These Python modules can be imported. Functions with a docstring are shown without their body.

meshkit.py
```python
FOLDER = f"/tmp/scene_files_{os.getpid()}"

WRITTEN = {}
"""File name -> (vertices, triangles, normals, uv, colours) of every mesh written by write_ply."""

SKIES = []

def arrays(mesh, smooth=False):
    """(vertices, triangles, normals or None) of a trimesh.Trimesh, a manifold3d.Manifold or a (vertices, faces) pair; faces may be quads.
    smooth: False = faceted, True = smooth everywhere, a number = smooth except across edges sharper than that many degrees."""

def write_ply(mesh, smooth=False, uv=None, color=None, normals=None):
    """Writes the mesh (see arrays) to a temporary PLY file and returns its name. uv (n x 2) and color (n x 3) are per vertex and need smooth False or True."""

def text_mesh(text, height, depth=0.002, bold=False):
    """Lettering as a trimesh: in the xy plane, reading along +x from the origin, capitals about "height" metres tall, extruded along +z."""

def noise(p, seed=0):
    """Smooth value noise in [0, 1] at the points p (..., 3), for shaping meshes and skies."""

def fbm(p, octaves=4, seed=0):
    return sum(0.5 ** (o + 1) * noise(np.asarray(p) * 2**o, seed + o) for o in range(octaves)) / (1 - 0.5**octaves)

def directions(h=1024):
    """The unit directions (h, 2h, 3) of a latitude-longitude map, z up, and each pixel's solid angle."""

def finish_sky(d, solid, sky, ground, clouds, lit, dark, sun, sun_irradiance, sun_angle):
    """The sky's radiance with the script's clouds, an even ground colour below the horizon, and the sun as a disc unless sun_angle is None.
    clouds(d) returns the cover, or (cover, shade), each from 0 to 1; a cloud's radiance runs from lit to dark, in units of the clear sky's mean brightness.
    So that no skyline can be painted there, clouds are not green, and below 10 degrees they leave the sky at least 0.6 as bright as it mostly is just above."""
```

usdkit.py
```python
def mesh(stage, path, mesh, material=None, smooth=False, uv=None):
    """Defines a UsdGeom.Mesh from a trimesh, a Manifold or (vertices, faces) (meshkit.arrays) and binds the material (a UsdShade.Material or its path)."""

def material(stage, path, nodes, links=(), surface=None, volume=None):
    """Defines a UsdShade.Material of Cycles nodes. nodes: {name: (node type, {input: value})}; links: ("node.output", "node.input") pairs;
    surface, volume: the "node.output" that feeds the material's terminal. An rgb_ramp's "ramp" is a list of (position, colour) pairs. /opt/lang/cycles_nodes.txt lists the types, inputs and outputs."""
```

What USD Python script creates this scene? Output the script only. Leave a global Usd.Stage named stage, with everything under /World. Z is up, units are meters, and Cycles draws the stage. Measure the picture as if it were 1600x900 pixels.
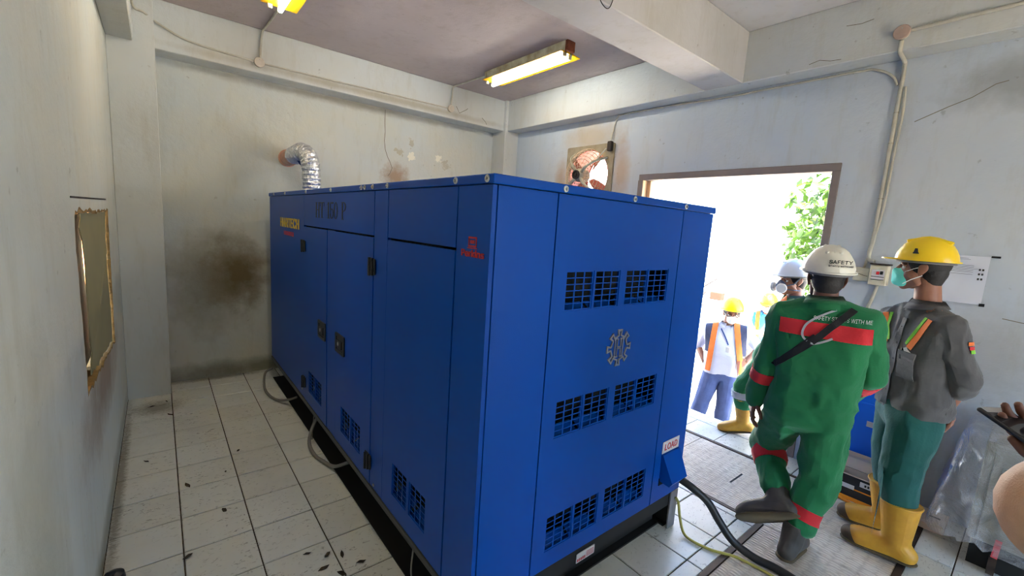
import math
import numpy as np
import trimesh
import usdkit
import meshkit as mk
import manifold3d as m3
from manifold3d import Manifold
from shapely.geometry import Polygon, Point, box as sbox
from shapely import affinity
from shapely.ops import unary_union
from pxr import Usd, UsdGeom, UsdLux, UsdShade, Gf, Sdf

stage = Usd.Stage.CreateInMemory()
UsdGeom.SetStageUpAxis(stage, UsdGeom.Tokens.z)
UsdGeom.SetStageMetersPerUnit(stage, 1.0)
stage.SetDefaultPrim(UsdGeom.Xform.Define(stage, '/World').GetPrim())
RNG = np.random.default_rng(7)

# ------------------------------------------------------------------ camera, sky, sun, exposure
YAW, PITCH, ROLL, FPX = .686687067, -.141206354, .064803711, 679.42
EYE = np.array([0, 0, 1.7])
_f = np.array([math.sin(YAW) * math.cos(PITCH), math.cos(YAW) * math.cos(PITCH), math.sin(PITCH)])
_r = np.array([math.cos(YAW), -math.sin(YAW), 0.0])
_u = np.cross(_r, _f)
_c, _s = math.cos(ROLL), math.sin(ROLL)
CR, CU, CF = _c * _r + _s * _u, -_s * _r + _c * _u, _f
cam = UsdGeom.Camera.Define(stage, '/World/camera')
cam.CreateHorizontalApertureAttr(36.0)
cam.CreateVerticalApertureAttr(20.25)
cam.CreateFocalLengthAttr(36.0 * FPX / 1600)
cam.CreateClippingRangeAttr((0.03, 500))
cam.CreateExposureAttr(1.75)
cam.AddTransformOp().Set(Gf.Matrix4d(*CR, 0, *CU, 0, *(-CF), 0, *EYE, 1))

SKY_STRENGTH, SUN_STRENGTH, LAMP_STRENGTH = 0.28, 7.8, 21.5
sky = UsdLux.DomeLight.Define(stage, '/World/sky')
sun = UsdLux.DistantLight.Define(stage, '/World/sun')
sun.CreateIntensityAttr(SUN_STRENGTH)
sun.CreateColorAttr(Gf.Vec3f(1.0, 0.95, 0.88))
sun.CreateAngleAttr(0.6)
sun.CreateNormalizeAttr(True)
SUN = np.array([-0.36, -0.36, 0.86]); SUN /= np.linalg.norm(SUN)     # towards the sun
_z = SUN; _x = np.cross([0, 0, 1], _z); _x /= np.linalg.norm(_x); _y = np.cross(_z, _x)
sun.AddTransformOp().Set(Gf.Matrix4d(*_x, 0, *_y, 0, *_z, 0, 0, 0, 10, 1))


def L(r, g, b):
    """sRGB 0-255 to linear."""
    c = np.array([r, g, b]) / 255.0
    return tuple(np.where(c <= .04045, c / 12.92, ((c + .055) / 1.055) ** 2.4))


skymat = usdkit.material(stage, '/World/Looks/sky_look', {
    's': ('sky_texture', {'sky_type': 'multiple_scattering', 'sun_disc': False, 'sun_elevation': math.asin(SUN[2]), 'sun_rotation': math.atan2(SUN[0], SUN[1]), 'aerosol_density': 2.0}),
    'b': ('background_shader', {'strength': SKY_STRENGTH})}, [('s.color', 'b.color')], surface='b.background')
UsdShade.MaterialBindingAPI.Apply(sky.GetPrim()).Bind(skymat)

# ------------------------------------------------------------------ scene helpers
USED, ORG = set(), {}


def _path(parent, name):
    p, k = f'{parent}/{name}', 0
    while p in USED:
        k += 1
        p = f'{parent}/{name}_{k:03d}'
    USED.add(p)
    return p


def _tag(prim, label=None, cat=None, group=None, kind=None):
    for k, v in (('label', label), ('category', cat), ('group', group), ('kind', kind)):
        if v:
            prim.SetCustomDataByKey(k, v)


def thing(name, label, cat, loc=(0, 0, 0), group=None, kind=None):
    p = _path('/World', name)
    x = UsdGeom.Xform.Define(stage, p)
    x.AddTranslateOp().Set(Gf.Vec3d(*map(float, loc)))
    ORG[p] = np.array(loc, float)
    _tag(x.GetPrim(), label, cat, group, kind)
    return p


def part(name, mesh, mat, parent, smooth=False, label=None, kind=None):
    """A Mesh prim under a thing or a part; the mesh is given in world coordinates."""
    p = _path(parent, name)
    o = ORG[p] = ORG[parent]
    v, f, n = mk.arrays(mesh, smooth)
    g = usdkit.mesh(stage, p, (v - o, f), None)
    if n is not None:
        g.CreateNormalsAttr(np.asarray(n, np.float32).tolist() if False else _vt(n))
        g.SetNormalsInterpolation('vertex')
    UsdShade.MaterialBindingAPI.Apply(g.GetPrim()).Bind(mat)
    _tag(g.GetPrim(), label, None, None, kind)
    return p


def _vt(n):
    from pxr import Vt
    return Vt.Vec3fArray.FromNumpy(np.ascontiguousarray(n, np.float32))


def single(name, mesh, mat, label=None, cat=None, smooth=False, group=None, kind=None):
    ORG['/World'] = np.zeros(3)
    p = part(name, mesh, mat, '/World', smooth)
    _tag(stage.GetPrimAtPath(p), label, cat, group, kind)
    return p


def dup(src, shift, label, group=None):
    """A copy of a thing, with its parts, moved by shift."""
    name = src.rsplit('/', 1)[1]
    p = _path('/World', name)
    x = UsdGeom.Xform.Define(stage, p)
    x.GetPrim().GetReferences().AddInternalReference(src)
    x.GetPrim().SetInstanceable(True)
    UsdGeom.XformCommonAPI(x)
    x.ClearXformOpOrder()
    x.GetPrim().GetAttribute('xformOp:translate').Set(Gf.Vec3d(*map(float, ORG[src] + np.array(shift))))
    x.SetXformOpOrder([UsdGeom.XformOp(x.GetPrim().GetAttribute('xformOp:translate'))])
    _tag(x.GetPrim(), label, stage.GetPrimAtPath(src).GetCustomDataByKey('category'), group or stage.GetPrimAtPath(src).GetCustomDataByKey('group'))
    ORG[p] = ORG[src] + np.array(shift)
    return p


# ------------------------------------------------------------------ mesh helpers
def bx(x0, x1, y0, y1, z0, z1):
    m = trimesh.creation.box([abs(x1 - x0), abs(y1 - y0), abs(z1 - z0)])
    m.apply_translation([(x0 + x1) / 2, (y0 + y1) / 2, (z0 + z1) / 2])
    return m


def cbx(x0, x1, y0, y1, z0, z1, c=.004):
    """A chamfered box."""
    p = []
    for sx, X, in ((1, x0), (-1, x1)):
        for sy, Y in ((1, y0), (-1, y1)):
            for sz, Z in ((1, z0), (-1, z1)):
                p += [(X, Y + sy * c, Z + sz * c), (X + sx * c, Y, Z + sz * c), (X + sx * c, Y + sy * c, Z)]
    return trimesh.convex.convex_hull(np.array(p))


def rbx(x0, x1, y0, y1, z0, z1, r=.02, n=8):
    """A box with round edges."""
    s = Manifold.sphere(r, n * 2)
    return tm(Manifold.batch_hull([s.translate([X, Y, Z]) for X in (x0 + r, x1 - r) for Y in (y0 + r, y1 - r) for Z in (z0 + r, z1 - r)]))


def cat(*ms):
    flat = []
    for m in ms:
        flat += list(m) if isinstance(m, (list, tuple)) else [m]
    return trimesh.util.concatenate(flat)


def tm(man):
    m = man.to_mesh()
    return trimesh.Trimesh(np.array(m.vert_properties[:, :3], float), np.array(m.tri_verts, int), process=False)


def mf(mesh):
    return Manifold(m3.Mesh(np.ascontiguousarray(mesh.vertices, np.float32), np.ascontiguousarray(mesh.faces, np.uint32)))


def spline(pts, n=8):
    """Catmull-Rom through the points."""
    P = np.array(pts, float)
    P = np.vstack([2 * P[0] - P[1], P, 2 * P[-1] - P[-2]])
    out = []
    for i in range(1, len(P) - 2):
        for t in np.linspace(0, 1, n, endpoint=False):
            a, b, c, d = P[i - 1:i + 3]
            out.append(.5 * (2 * b + (c - a) * t + (2 * a - 5 * b + 4 * c - d) * t * t + (3 * b - a - 3 * c + d) * t ** 3))
    return np.array(out + [P[-2]])


def tube(pts, r, n=10, squash=None):
    """A round tube along pts; r a number or one per point."""
    P = np.array(pts, float)
    r = np.broadcast_to(r, len(P))
    T = np.gradient(P, axis=0)
    T /= np.linalg.norm(T, axis=1, keepdims=True) + 1e-12
    N = np.cross(T[0], [0, 0, 1.0])
    if np.linalg.norm(N) < .1:
        N = np.cross(T[0], [1.0, 0, 0])
    V, a = [], np.arange(n) * 2 * np.pi / n
    for i in range(len(P)):
        N = N - T[i] * (N @ T[i])
        N /= np.linalg.norm(N)
        B = np.cross(T[i], N)
        V.append(P[i] + r[i] * (np.cos(a)[:, None] * N + np.sin(a)[:, None] * B))
    V = np.vstack(V + [P[:1], P[-1:]])
    F = []
    for i in range(len(P) - 1):
        for j in range(n):
            k = (j + 1) % n
            p, q, s, t = i * n + j, i * n + k, (i + 1) * n + k, (i + 1) * n + j
            F += [(p, q, s), (p, s, t)]
    e = (len(P) - 1) * n
    for j in range(n):
        k = (j + 1) % n
        F += [(len(V) - 2, k, j), (len(V) - 1, e + j, e + k)]
    return trimesh.Trimesh(V, F, process=False)


def ribbon(pts, nrm, w, th):
    """A flat strap along pts lying on a surface of normals nrm."""
    P, N = np.array(pts, float), np.array(nrm, float)
    T = np.gradient(P, axis=0)
    T /= np.linalg.norm(T, axis=1, keepdims=True)
    S = np.cross(T, N)
    S /= np.linalg.norm(S, axis=1, keepdims=True)
    V = np.concatenate([P - S * w / 2, P + S * w / 2, P + S * w / 2 + N * th, P - S * w / 2 + N * th])
    m, F = len(P), []
    for i in range(m - 1):
        for j in range(4):
            k = (j + 1) % 4
            a, b, c, d = j * m + i, k * m + i, k * m + i + 1, j * m + i + 1
            F += [(a, b, c), (a, c, d)]
    F += [(0, 3 * m, m), (m, 3 * m, 2 * m), (m - 1, 2 * m - 1, 4 * m - 1), (2 * m - 1, 3 * m - 1, 4 * m - 1)]
    t = trimesh.Trimesh(V, F, process=False)
    return t


def lathe(profile, origin=(0, 0, 0), axis=(0, 0, 1), n=32):
    """profile: (radius, height) pairs, turned about axis."""
    m = trimesh.creation.revolve(np.array(profile, float), sections=n)
    m.apply_transform(trimesh.geometry.align_vectors([0, 0, 1], axis))
    m.apply_translation(origin)
    return m


def ext(poly, h, frame=None):
    """Extrudes a shapely polygon (xy) by h along z; frame = (origin, X, Y, Z axes)."""
    gs = getattr(poly, 'geoms', [poly])
    m = trimesh.util.concatenate([trimesh.creation.extrude_polygon(g, h, engine='earcut') for g in gs if g.area > 1e-9])
    return place(m, frame) if frame else m


def place(m, frame):
    o, X, Y, Z = (np.array(q, float) for q in frame)
    v = np.array(m.vertices)
    m = trimesh.Trimesh(o + v[:, :1] * X + v[:, 1:2] * Y + v[:, 2:3] * Z, m.faces, process=False)
    if np.dot(np.cross(X, Y), Z) < 0:
        m.invert()
    return m


def sphere(c, r, n=16):
    m = trimesh.creation.icosphere(2 if n <= 16 else 3, 1.0)
    m.apply_scale(r)
    m.apply_translation(c)
    return m


def disc(c, axis, r, h, n=24):
    return lathe([(0, 0), (r, 0), (r, h * .8), (r - h * .2, h), (0, h)], c, axis, n)


# ------------------------------------------------------------------ materials
def mat(name, color, rough=.6, metal=0.0, vary=None, scale=6.0, amount=.5, bump=0.0, bump_scale=60.0, spec=None, lo=.35, hi=.7, stretch=None, coat=0.0, extra=None, obj=False):
    """A principled material, the colour mottled towards vary by noise."""
    n = {'p': ('principled_bsdf', {'base_color': color, 'roughness': rough, 'metallic': metal, **({'coat_weight': coat} if coat else {}), **(extra or {})})}
    l, src = [], 'geo.position'
    if vary is not None or bump:
        if obj:
            n['geo'] = ('texture_coordinate', {}); src = 'geo.object'
        else:
            n['geo'] = ('geometry', {})
        if stretch:
            n['map'] = ('mapping', {'scale': stretch}); l.append((src, 'map.vector')); src = 'map.vector'
    if vary is not None:
        n['noise'] = ('noise_texture', {'scale': scale, 'detail': 5.0, 'roughness': .6})
        n['ramp'] = ('rgb_ramp', {'ramp': [(lo, (0, 0, 0)), (hi, (amount, amount, amount))]})
        n['mix'] = ('mix_color', {'a': color, 'b': vary})
        l += [(src, 'noise.vector'), ('noise.fac', 'ramp.fac'), ('ramp.color', 'mix.fac'), ('mix.result', 'p.base_color')]
    if bump:
        n['bn'] = ('noise_texture', {'scale': bump_scale, 'detail': 3.0})
        n['bump'] = ('bump', {'strength': 1.0, 'distance': bump})
        l += [(src, 'bn.vector'), ('bn.fac', 'bump.height'), ('bump.normal', 'p.normal')]
    return usdkit.material(stage, f'/World/Looks/{name}', n, l, surface='p.BSDF')


def plaster(name, base, other, spots=(), cracks=None, rough=.75, scale=1.1):
    """Painted plaster: two mottled tones, fine specks, and stains: (centre, radii, colour, strength, raggedness)."""
    n = {'geo': ('geometry', {}), 'p': ('principled_bsdf', {'roughness': rough}),
         'n1': ('noise_texture', {'scale': scale, 'detail': 6.0, 'roughness': .62}), 'r1': ('rgb_ramp', {'ramp': [(.38, (0, 0, 0)), (.66, (1, 1, 1))]}),
         'm1': ('mix_color', {'a': base, 'b': other}),
         'map': ('mapping', {'scale': (5.0, 5.0, 1.1)}), 'n2': ('noise_texture', {'scale': 1.6, 'detail': 5.0, 'roughness': .7}), 'r2': ('rgb_ramp', {'ramp': [(.52, (0, 0, 0)), (.8, (.4, .4, .4))]}),
         'm2': ('mix_color', {'b': tuple(np.array(other) * (.72, .66, .52))}),
         'n3': ('noise_texture', {'scale': 17.0, 'detail': 3.0, 'roughness': .5}), 'r3': ('rgb_ramp', {'ramp': [(.70, (0, 0, 0)), (.76, (.5, .5, .5))]}),
         'm3': ('mix_color', {'b': tuple(np.array(base) * (.55, .5, .42))}),
         'bn': ('noise_texture', {'scale': 9.0, 'detail': 5.0, 'roughness': .6}), 'bump': ('bump', {'strength': .5, 'distance': .012})}
    l = [('geo.position', 'n1.vector'), ('n1.fac', 'r1.fac'), ('r1.color', 'm1.fac'), ('geo.position', 'map.vector'), ('map.vector', 'n2.vector'), ('n2.fac', 'r2.fac'), ('r2.color', 'm2.fac'), ('m1.result', 'm2.a'),
         ('geo.position', 'n3.vector'), ('n3.fac', 'r3.fac'), ('r3.color', 'm3.fac'), ('m2.result', 'm3.a'), ('geo.position', 'bn.vector'), ('bn.fac', 'bump.height'), ('bump.normal', 'p.normal')]
    last = 'm3.result'
    for i, (c, r, col, st, rag) in enumerate(spots):
        k = f's{i}'
        n[k + 'a'] = ('vector_math', {'math_type': 'subtract', 'vector2': c})
        n[k + 'b'] = ('vector_math', {'math_type': 'divide', 'vector2': r})
        n[k + 'l'] = ('vector_math', {'math_type': 'length'})
        n[k + 'n'] = ('noise_texture', {'scale': 5.0 if max(r) > .25 else 16.0, 'detail': 5.0, 'roughness': .65})
        n[k + 'm'] = ('math', {'math_type': 'multiply_add', 'value2': rag, 'value3': -rag * .5})
        n[k + 's'] = ('math', {'math_type': 'add'})
        n[k + 'r'] = ('rgb_ramp', {'ramp': [(.25, (st, st, st)), (.62, (st * .55,) * 3), (1.0, (0, 0, 0))] if rag < 2.5 else [(.5, (st,) * 3), (.6, (0, 0, 0))]})
        n[k + 'x'] = ('mix_color', {'b': col})
        l += [('geo.position', k + 'a.vector1'), (k + 'a.vector', k + 'b.vector1'), (k + 'b.vector', k + 'l.vector1'), ('geo.position', k + 'n.vector'), (k + 'n.fac', k + 'm.value1'),
              (k + 'l.value', k + 's.value1'), (k + 'm.value', k + 's.value2'), (k + 's.value', k + 'r.fac'), (k + 'r.color', k + 'x.fac'), (last, k + 'x.a')]
        last = k + 'x.result'
    l.append((last, 'p.base_color'))
    return usdkit.material(stage, f'/World/Looks/{name}', n, l, surface='p.BSDF')


def emitter(name, color, strength):
    return usdkit.material(stage, f'/World/Looks/{name}', {'e': ('emission', {'color': color, 'strength': strength})}, [], surface='e.emission')


PALE, CREAM, BLUEISH = (.545, .58, .565), (.60, .585, .48), (.52, .565, .60)
RUST = L(96, 74, 34)
M = {}
M['wall_left'] = plaster('wall_left_paint', (.565, .585, .54), (.59, .575, .49), [((-.26, 3.2, .72), (.2, 1.1, .28), L(120, 84, 44), .7, 1.0), ((-.26, 2.4, .05), (.2, 3.5, .12), L(110, 100, 70), .6, .8), ((-.26, 1.5, .6), (.2, .4, .9), L(150, 140, 105), .45, 1.0)])
M['wall_back'] = plaster('wall_back_paint', PALE, (.59, .58, .49), [((.62, 5.13, 1.05), (.33, .3, .42), RUST, .92, .9), ((.40, 5.13, .98), (.5, .3, .62), L(112, 98, 52), .6, 1.0), ((1.4, 5.13, .05), (2.4, .3, .14), L(90, 88, 60), .75, .9),
     ((2.27, 5.13, 2.2), (.22, .2, .2), L(150, 110, 66), .75, 1.0), ((2.47, 5.13, 2.47), (.07, .1, .10), (.80, .78, .66), 1, 3.0), ((2.84, 5.13, 2.49), (.08, .1, .07), (.80, .78, .66), 1, 3.0),
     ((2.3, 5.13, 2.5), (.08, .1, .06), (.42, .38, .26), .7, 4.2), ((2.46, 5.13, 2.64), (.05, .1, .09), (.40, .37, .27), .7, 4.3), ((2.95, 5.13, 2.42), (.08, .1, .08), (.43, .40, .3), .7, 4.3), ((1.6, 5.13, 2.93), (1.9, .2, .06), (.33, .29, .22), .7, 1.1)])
M['wall_right'] = plaster('wall_right_paint', (.49, .55, .605), (.525, .55, .56), [((3.91, 3.5, 2.78), (.2, .55, .22), L(176, 150, 100), .55, 1.0), ((3.91, 3.05, 2.35), (.2, .14, .45), L(170, 128, 76), .6, 1.0), ((3.91, 3.95, 2.2), (.2, .14, .4), L(170, 128, 76), .6, 1.0),
     ((3.91, .15, 1.1), (.2, .3, .4), L(150, 146, 140), .5, 1.2), ((3.91, .28, 2.72), (.2, .35, .2), L(120, 118, 104), .5, 1.2)])
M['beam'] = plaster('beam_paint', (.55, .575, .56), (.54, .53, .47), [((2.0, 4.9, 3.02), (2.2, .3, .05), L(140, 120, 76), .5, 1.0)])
M['beam_grey'] = plaster('crossbeam_paint', (.52, .50, .485), (.46, .44, .40), scale=1.6)
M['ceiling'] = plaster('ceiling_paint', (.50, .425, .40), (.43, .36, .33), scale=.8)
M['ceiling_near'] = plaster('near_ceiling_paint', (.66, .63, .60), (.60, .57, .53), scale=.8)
M['front_wall'] = plaster('wall_front_paint', PALE, CREAM)
M['grout'] = mat('grout', L(74, 62, 46), .9, vary=L(50, 42, 34), scale=4)
M['concrete'] = mat('concrete', L(120, 116, 108), .9, vary=L(90, 86, 80), scale=3, bump=.003)
M['steel_edge'] = mat('rusty_angle_steel', L(74, 60, 52), .6, .3, vary=L(60, 40, 28), scale=12)
M['dark'] = mat('matt_black', (.006, .006, .006), .8)
M['liner'] = mat('dark_lining', (.012, .012, .013), .9)
M['black_metal'] = mat('black_painted_steel', (.008, .008, .008), .6, vary=(.018, .017, .015), scale=5)
M['rail'] = mat('dark_grey_rail', L(62, 62, 58), .5, vary=L(46, 44, 40), scale=7)
M['blue'] = mat('blue_powder_coat', L(0, 74, 168), .40, bump=.0004, bump_scale=420, extra={'specular_ior_level': .22})
M['black_plastic'] = mat('black_plastic', (.012, .012, .013), .4)
M['zinc'] = mat('zinc_plated_steel', L(196, 196, 190), .35, .9, vary=L(150, 146, 130), scale=40)
M['grey_steel'] = mat('grey_steel', L(150, 150, 156), .5, .4, vary=L(120, 118, 118), scale=9)
M['washer'] = mat('pale_washer', L(200, 200, 196), .5)
M['yellow_print'] = mat('yellow_print', L(214, 182, 40), .5)
M['red_print'] = mat('red_print', L(190, 34, 40), .5)
M['dark_print'] = mat('dark_print', L(24, 34, 50), .5)
M['black_print'] = mat('black_print', L(30, 30, 32), .6)
M['white_print'] = mat('white_print', L(226, 226, 220), .6)
M['paper'] = mat('white_paper', L(214, 216, 222), .8)
M['label_white'] = mat('label_white', L(212, 206, 206), .5)
M['foil'] = mat('aluminium_foil', L(232, 232, 234), .3, 1.0, bump=.012, bump_scale=34)
M['pipe_blue'] = mat('blue_pipe', L(40, 70, 130), .4)
M['pvc'] = mat('cream_conduit', L(196, 192, 176), .6, vary=L(150, 138, 112), scale=10)
M['jbox'] = mat('junction_cover', L(206, 196, 180), .6, vary=L(170, 150, 126), scale=14)
M['jbox_pink'] = mat('brown_junction_cover', L(190, 164, 146), .6, vary=L(150, 124, 104), scale=14)
M['switch'] = mat('cream_plastic', L(214, 206, 180), .45, vary=L(180, 168, 136), scale=18)
M['lamp_housing'] = mat('lamp_housing', L(196, 196, 170), .5, vary=L(128, 104, 62), scale=7, amount=.9)
M['lamp_reflector'] = mat('yellowed_reflector', (.62, .32, .004), .45, extra={'specular_ior_level': .1})
M['rust'] = mat('rusty_steel', L(124, 66, 40), .9, .2, vary=L(70, 34, 22), scale=26)
M['pink_rust'] = mat('heat_tinted_steel', L(206, 160, 140), .6, .2, vary=L(150, 104, 84), scale=16)
M['wall_line'] = mat('hairline_crack', L(128, 122, 108), .9)
M['tube_light'] = emitter('tube_light', (1.0, 1.0, .93), LAMP_STRENGTH)
M['fan_frame'] = mat('dusty_fan_frame', L(158, 148, 124), .7, vary=L(112, 96, 70), scale=9)
M['fan_wire'] = mat('dusty_fan_wire', L(186, 166, 140), .7)
M['fan_red'] = mat('red_fan_blade', L(176, 96, 80), .6, vary=L(158, 108, 92), scale=9)
M['fan_arm'] = mat('grey_fan_arm', L(172, 166, 146), .6, vary=L(128, 118, 96), scale=14)
M['door_frame'] = mat('door_frame_paint', L(134, 122, 116), .7, vary=L(112, 100, 94), scale=6)
M['wood'] = mat('pale_wood', L(206, 168, 130), .7, vary=L(176, 132, 96), scale=5, stretch=(1, 1, .15))
M['cable_black'] = mat('black_rubber_cable', (.014, .014, .015), .45)
M['cable_green'] = mat('yellow_green_earth', L(178, 170, 84), .5)
M['hose'] = mat('grey_hose', L(120, 116, 110), .5)
M['card_white'] = mat('white_card', L(222, 206, 194), .7)
M['card_brown'] = mat('brown_card', L(150, 112, 86), .85, vary=L(128, 94, 70), scale=9)
M['card_black'] = mat('black_card', L(38, 36, 36), .5)
M['orange'] = mat('orange_print', L(232, 140, 30), .5)
M['blue_plastic'] = mat('bright_blue_plastic', L(10, 112, 240), .4)
M['cabinet'] = mat('beige_cabinet', L(158, 156, 142), .45, vary=L(140, 136, 120), scale=3)
M['brick'] = mat('orange_brick', L(196, 112, 62), .9, vary=L(150, 84, 48), scale=14, bump=.006, bump_scale=30)
M['brick_dusty'] = mat('dusty_brick', L(150, 118, 66), .95, vary=L(96, 78, 48), scale=22, bump=.008, bump_scale=40)
M['sheet'] = mat('beige_sheet_metal', L(150, 142, 104), .5, vary=L(128, 120, 88), scale=2.2)
M['dark_brown'] = mat('dark_brown_steel', L(46, 34, 26), .7)
M['ground'] = mat('pale_ground', (.52, .47, .40), .95, vary=(.38, .33, .27), scale=1.3, bump=.01, bump_scale=8)
M['white_wall'] = mat('white_rendered_wall', (.80, .77, .71), .9, vary=(.70, .66, .6), scale=.7)
M['leaf'] = usdkit.material(stage, '/World/Looks/leaf', {'t': ('translucent_bsdf', {'color': L(84, 118, 36)}), 'd': ('principled_bsdf', {'base_color': L(86, 128, 44), 'roughness': .5}), 'm': ('mix_closure', {'fac': .4}),
    'g': ('geometry', {}), 'c': ('rgb_ramp', {'ramp': [(0, L(34, 58, 20)), (.6, L(58, 84, 34)), (1, L(104, 112, 60))]})},
    [('g.random_per_island', 'c.fac'), ('c.color', 'd.base_color'), ('d.BSDF', 'm.closure1'), ('t.BSDF', 'm.closure2')], surface='m.closure')
M['dark_bark'] = mat('dark_dry_bark', L(34, 26, 20), .9)
M['brown_block'] = mat('brown_clay', L(70, 36, 20), .9)
M['bark'] = mat('bark', L(96, 78, 60), .9, vary=L(64, 50, 38), scale=20)
M['dry_leaf'] = mat('dry_leaf', L(58, 46, 30), .9, vary=L(36, 30, 24), scale=40)
M['skin'] = mat('brown_skin', L(150, 100, 78), .5, vary=L(128, 82, 62), scale=24, amount=.5, extra={'subsurface_weight': .0})
M['skin_tan'] = mat('tan_skin', L(206, 164, 134), .55, vary=L(190, 144, 116), scale=60, amount=.5, bump=.0006, bump_scale=500)
M['skin_dark'] = mat('dark_skin', L(118, 76, 60), .5, vary=L(100, 62, 48), scale=24)
M['hair'] = mat('black_hair', (.012, .009, .008), .6, bump=.002, bump_scale=180)
M['eye'] = mat('eye_white', L(220, 216, 210), .2)
M['iris'] = mat('dark_iris', L(36, 24, 18), .15)


def cloth(name, c, v, scale=5):
    return mat(name, c, .85, vary=v, scale=scale, amount=.6, bump=.0012, bump_scale=90, extra={'sheen_weight': .1})


M['green_cloth'] = cloth('green_coverall_cloth', L(18, 116, 66), L(14, 98, 57))
M['red_cloth'] = cloth('red_band_cloth', L(206, 36, 44), L(186, 30, 38))
M['grey_cloth'] = cloth('grey_shirt_cloth', L(88, 86, 86), L(74, 72, 72))
M['teal_cloth'] = cloth('teal_trouser_cloth', L(16, 88, 82), L(12, 70, 66))
M['denim'] = cloth('blue_denim', L(78, 92, 138), L(60, 72, 116), 14)
M['white_shirt'] = cloth('lilac_shirt_cloth', L(206, 204, 222), L(190, 188, 210))
M['navy'] = cloth('navy_vest_cloth', L(58, 62, 88), L(48, 52, 76))
M['orange_cloth'] = cloth('orange_strip_cloth', L(240, 124, 50), L(226, 104, 40))
M['lime_cloth'] = cloth('lime_strip_cloth', L(130, 200, 60), L(110, 180, 50))
M['silver_cloth'] = cloth('silver_strip_cloth', L(176, 180, 184), L(160, 164, 168))
M['cyan_shirt'] = cloth('cyan_shirt_cloth', L(70, 160, 214), L(56, 140, 196))
M['khaki'] = cloth('khaki_cloth', L(150, 128, 92), L(132, 110, 78))
M['black_cloth'] = cloth('black_webbing', L(22, 22, 24), L(16, 16, 18))
M['dark_shirt'] = cloth('dark_shirt_cloth', L(50, 54, 64), L(42, 46, 54))
M['hat_white'] = mat('white_helmet_plastic', L(226, 222, 206), .35, vary=L(206, 202, 188), scale=12)
M['hat_yellow'] = mat('yellow_helmet_plastic', L(244, 204, 20), .32)
M['hat_grey'] = mat('pale_grey_helmet_plastic', L(214, 216, 222), .35)
M['hat_band'] = mat('grey_headband', L(112, 110, 108), .6)
M['mask_teal'] = mat('teal_mask_cloth', L(110, 222, 212), .8)
M['mask_white'] = mat('white_mask_cloth', L(232, 230, 228), .8)
M['mask_grey'] = mat('grey_rubber', L(84, 92, 112), .5)
M['boot_yellow'] = mat('yellow_rubber_boot', L(216, 160, 48), .5, vary=L(178, 120, 40), scale=7, amount=.8)
M['boot_toe'] = mat('dirty_boot_toe', L(92, 72, 50), .7, vary=L(60, 46, 34), scale=14)
M['boot_sole'] = mat('boot_sole_rubber', L(90, 76, 52), .8, vary=L(60, 50, 38), scale=12)
M['boot_dark'] = mat('dark_grey_boot', L(64, 60, 56), .7, vary=L(96, 90, 82), scale=12)
M['red_tape'] = mat('red_tape', L(226, 84, 96), .5)


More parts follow.
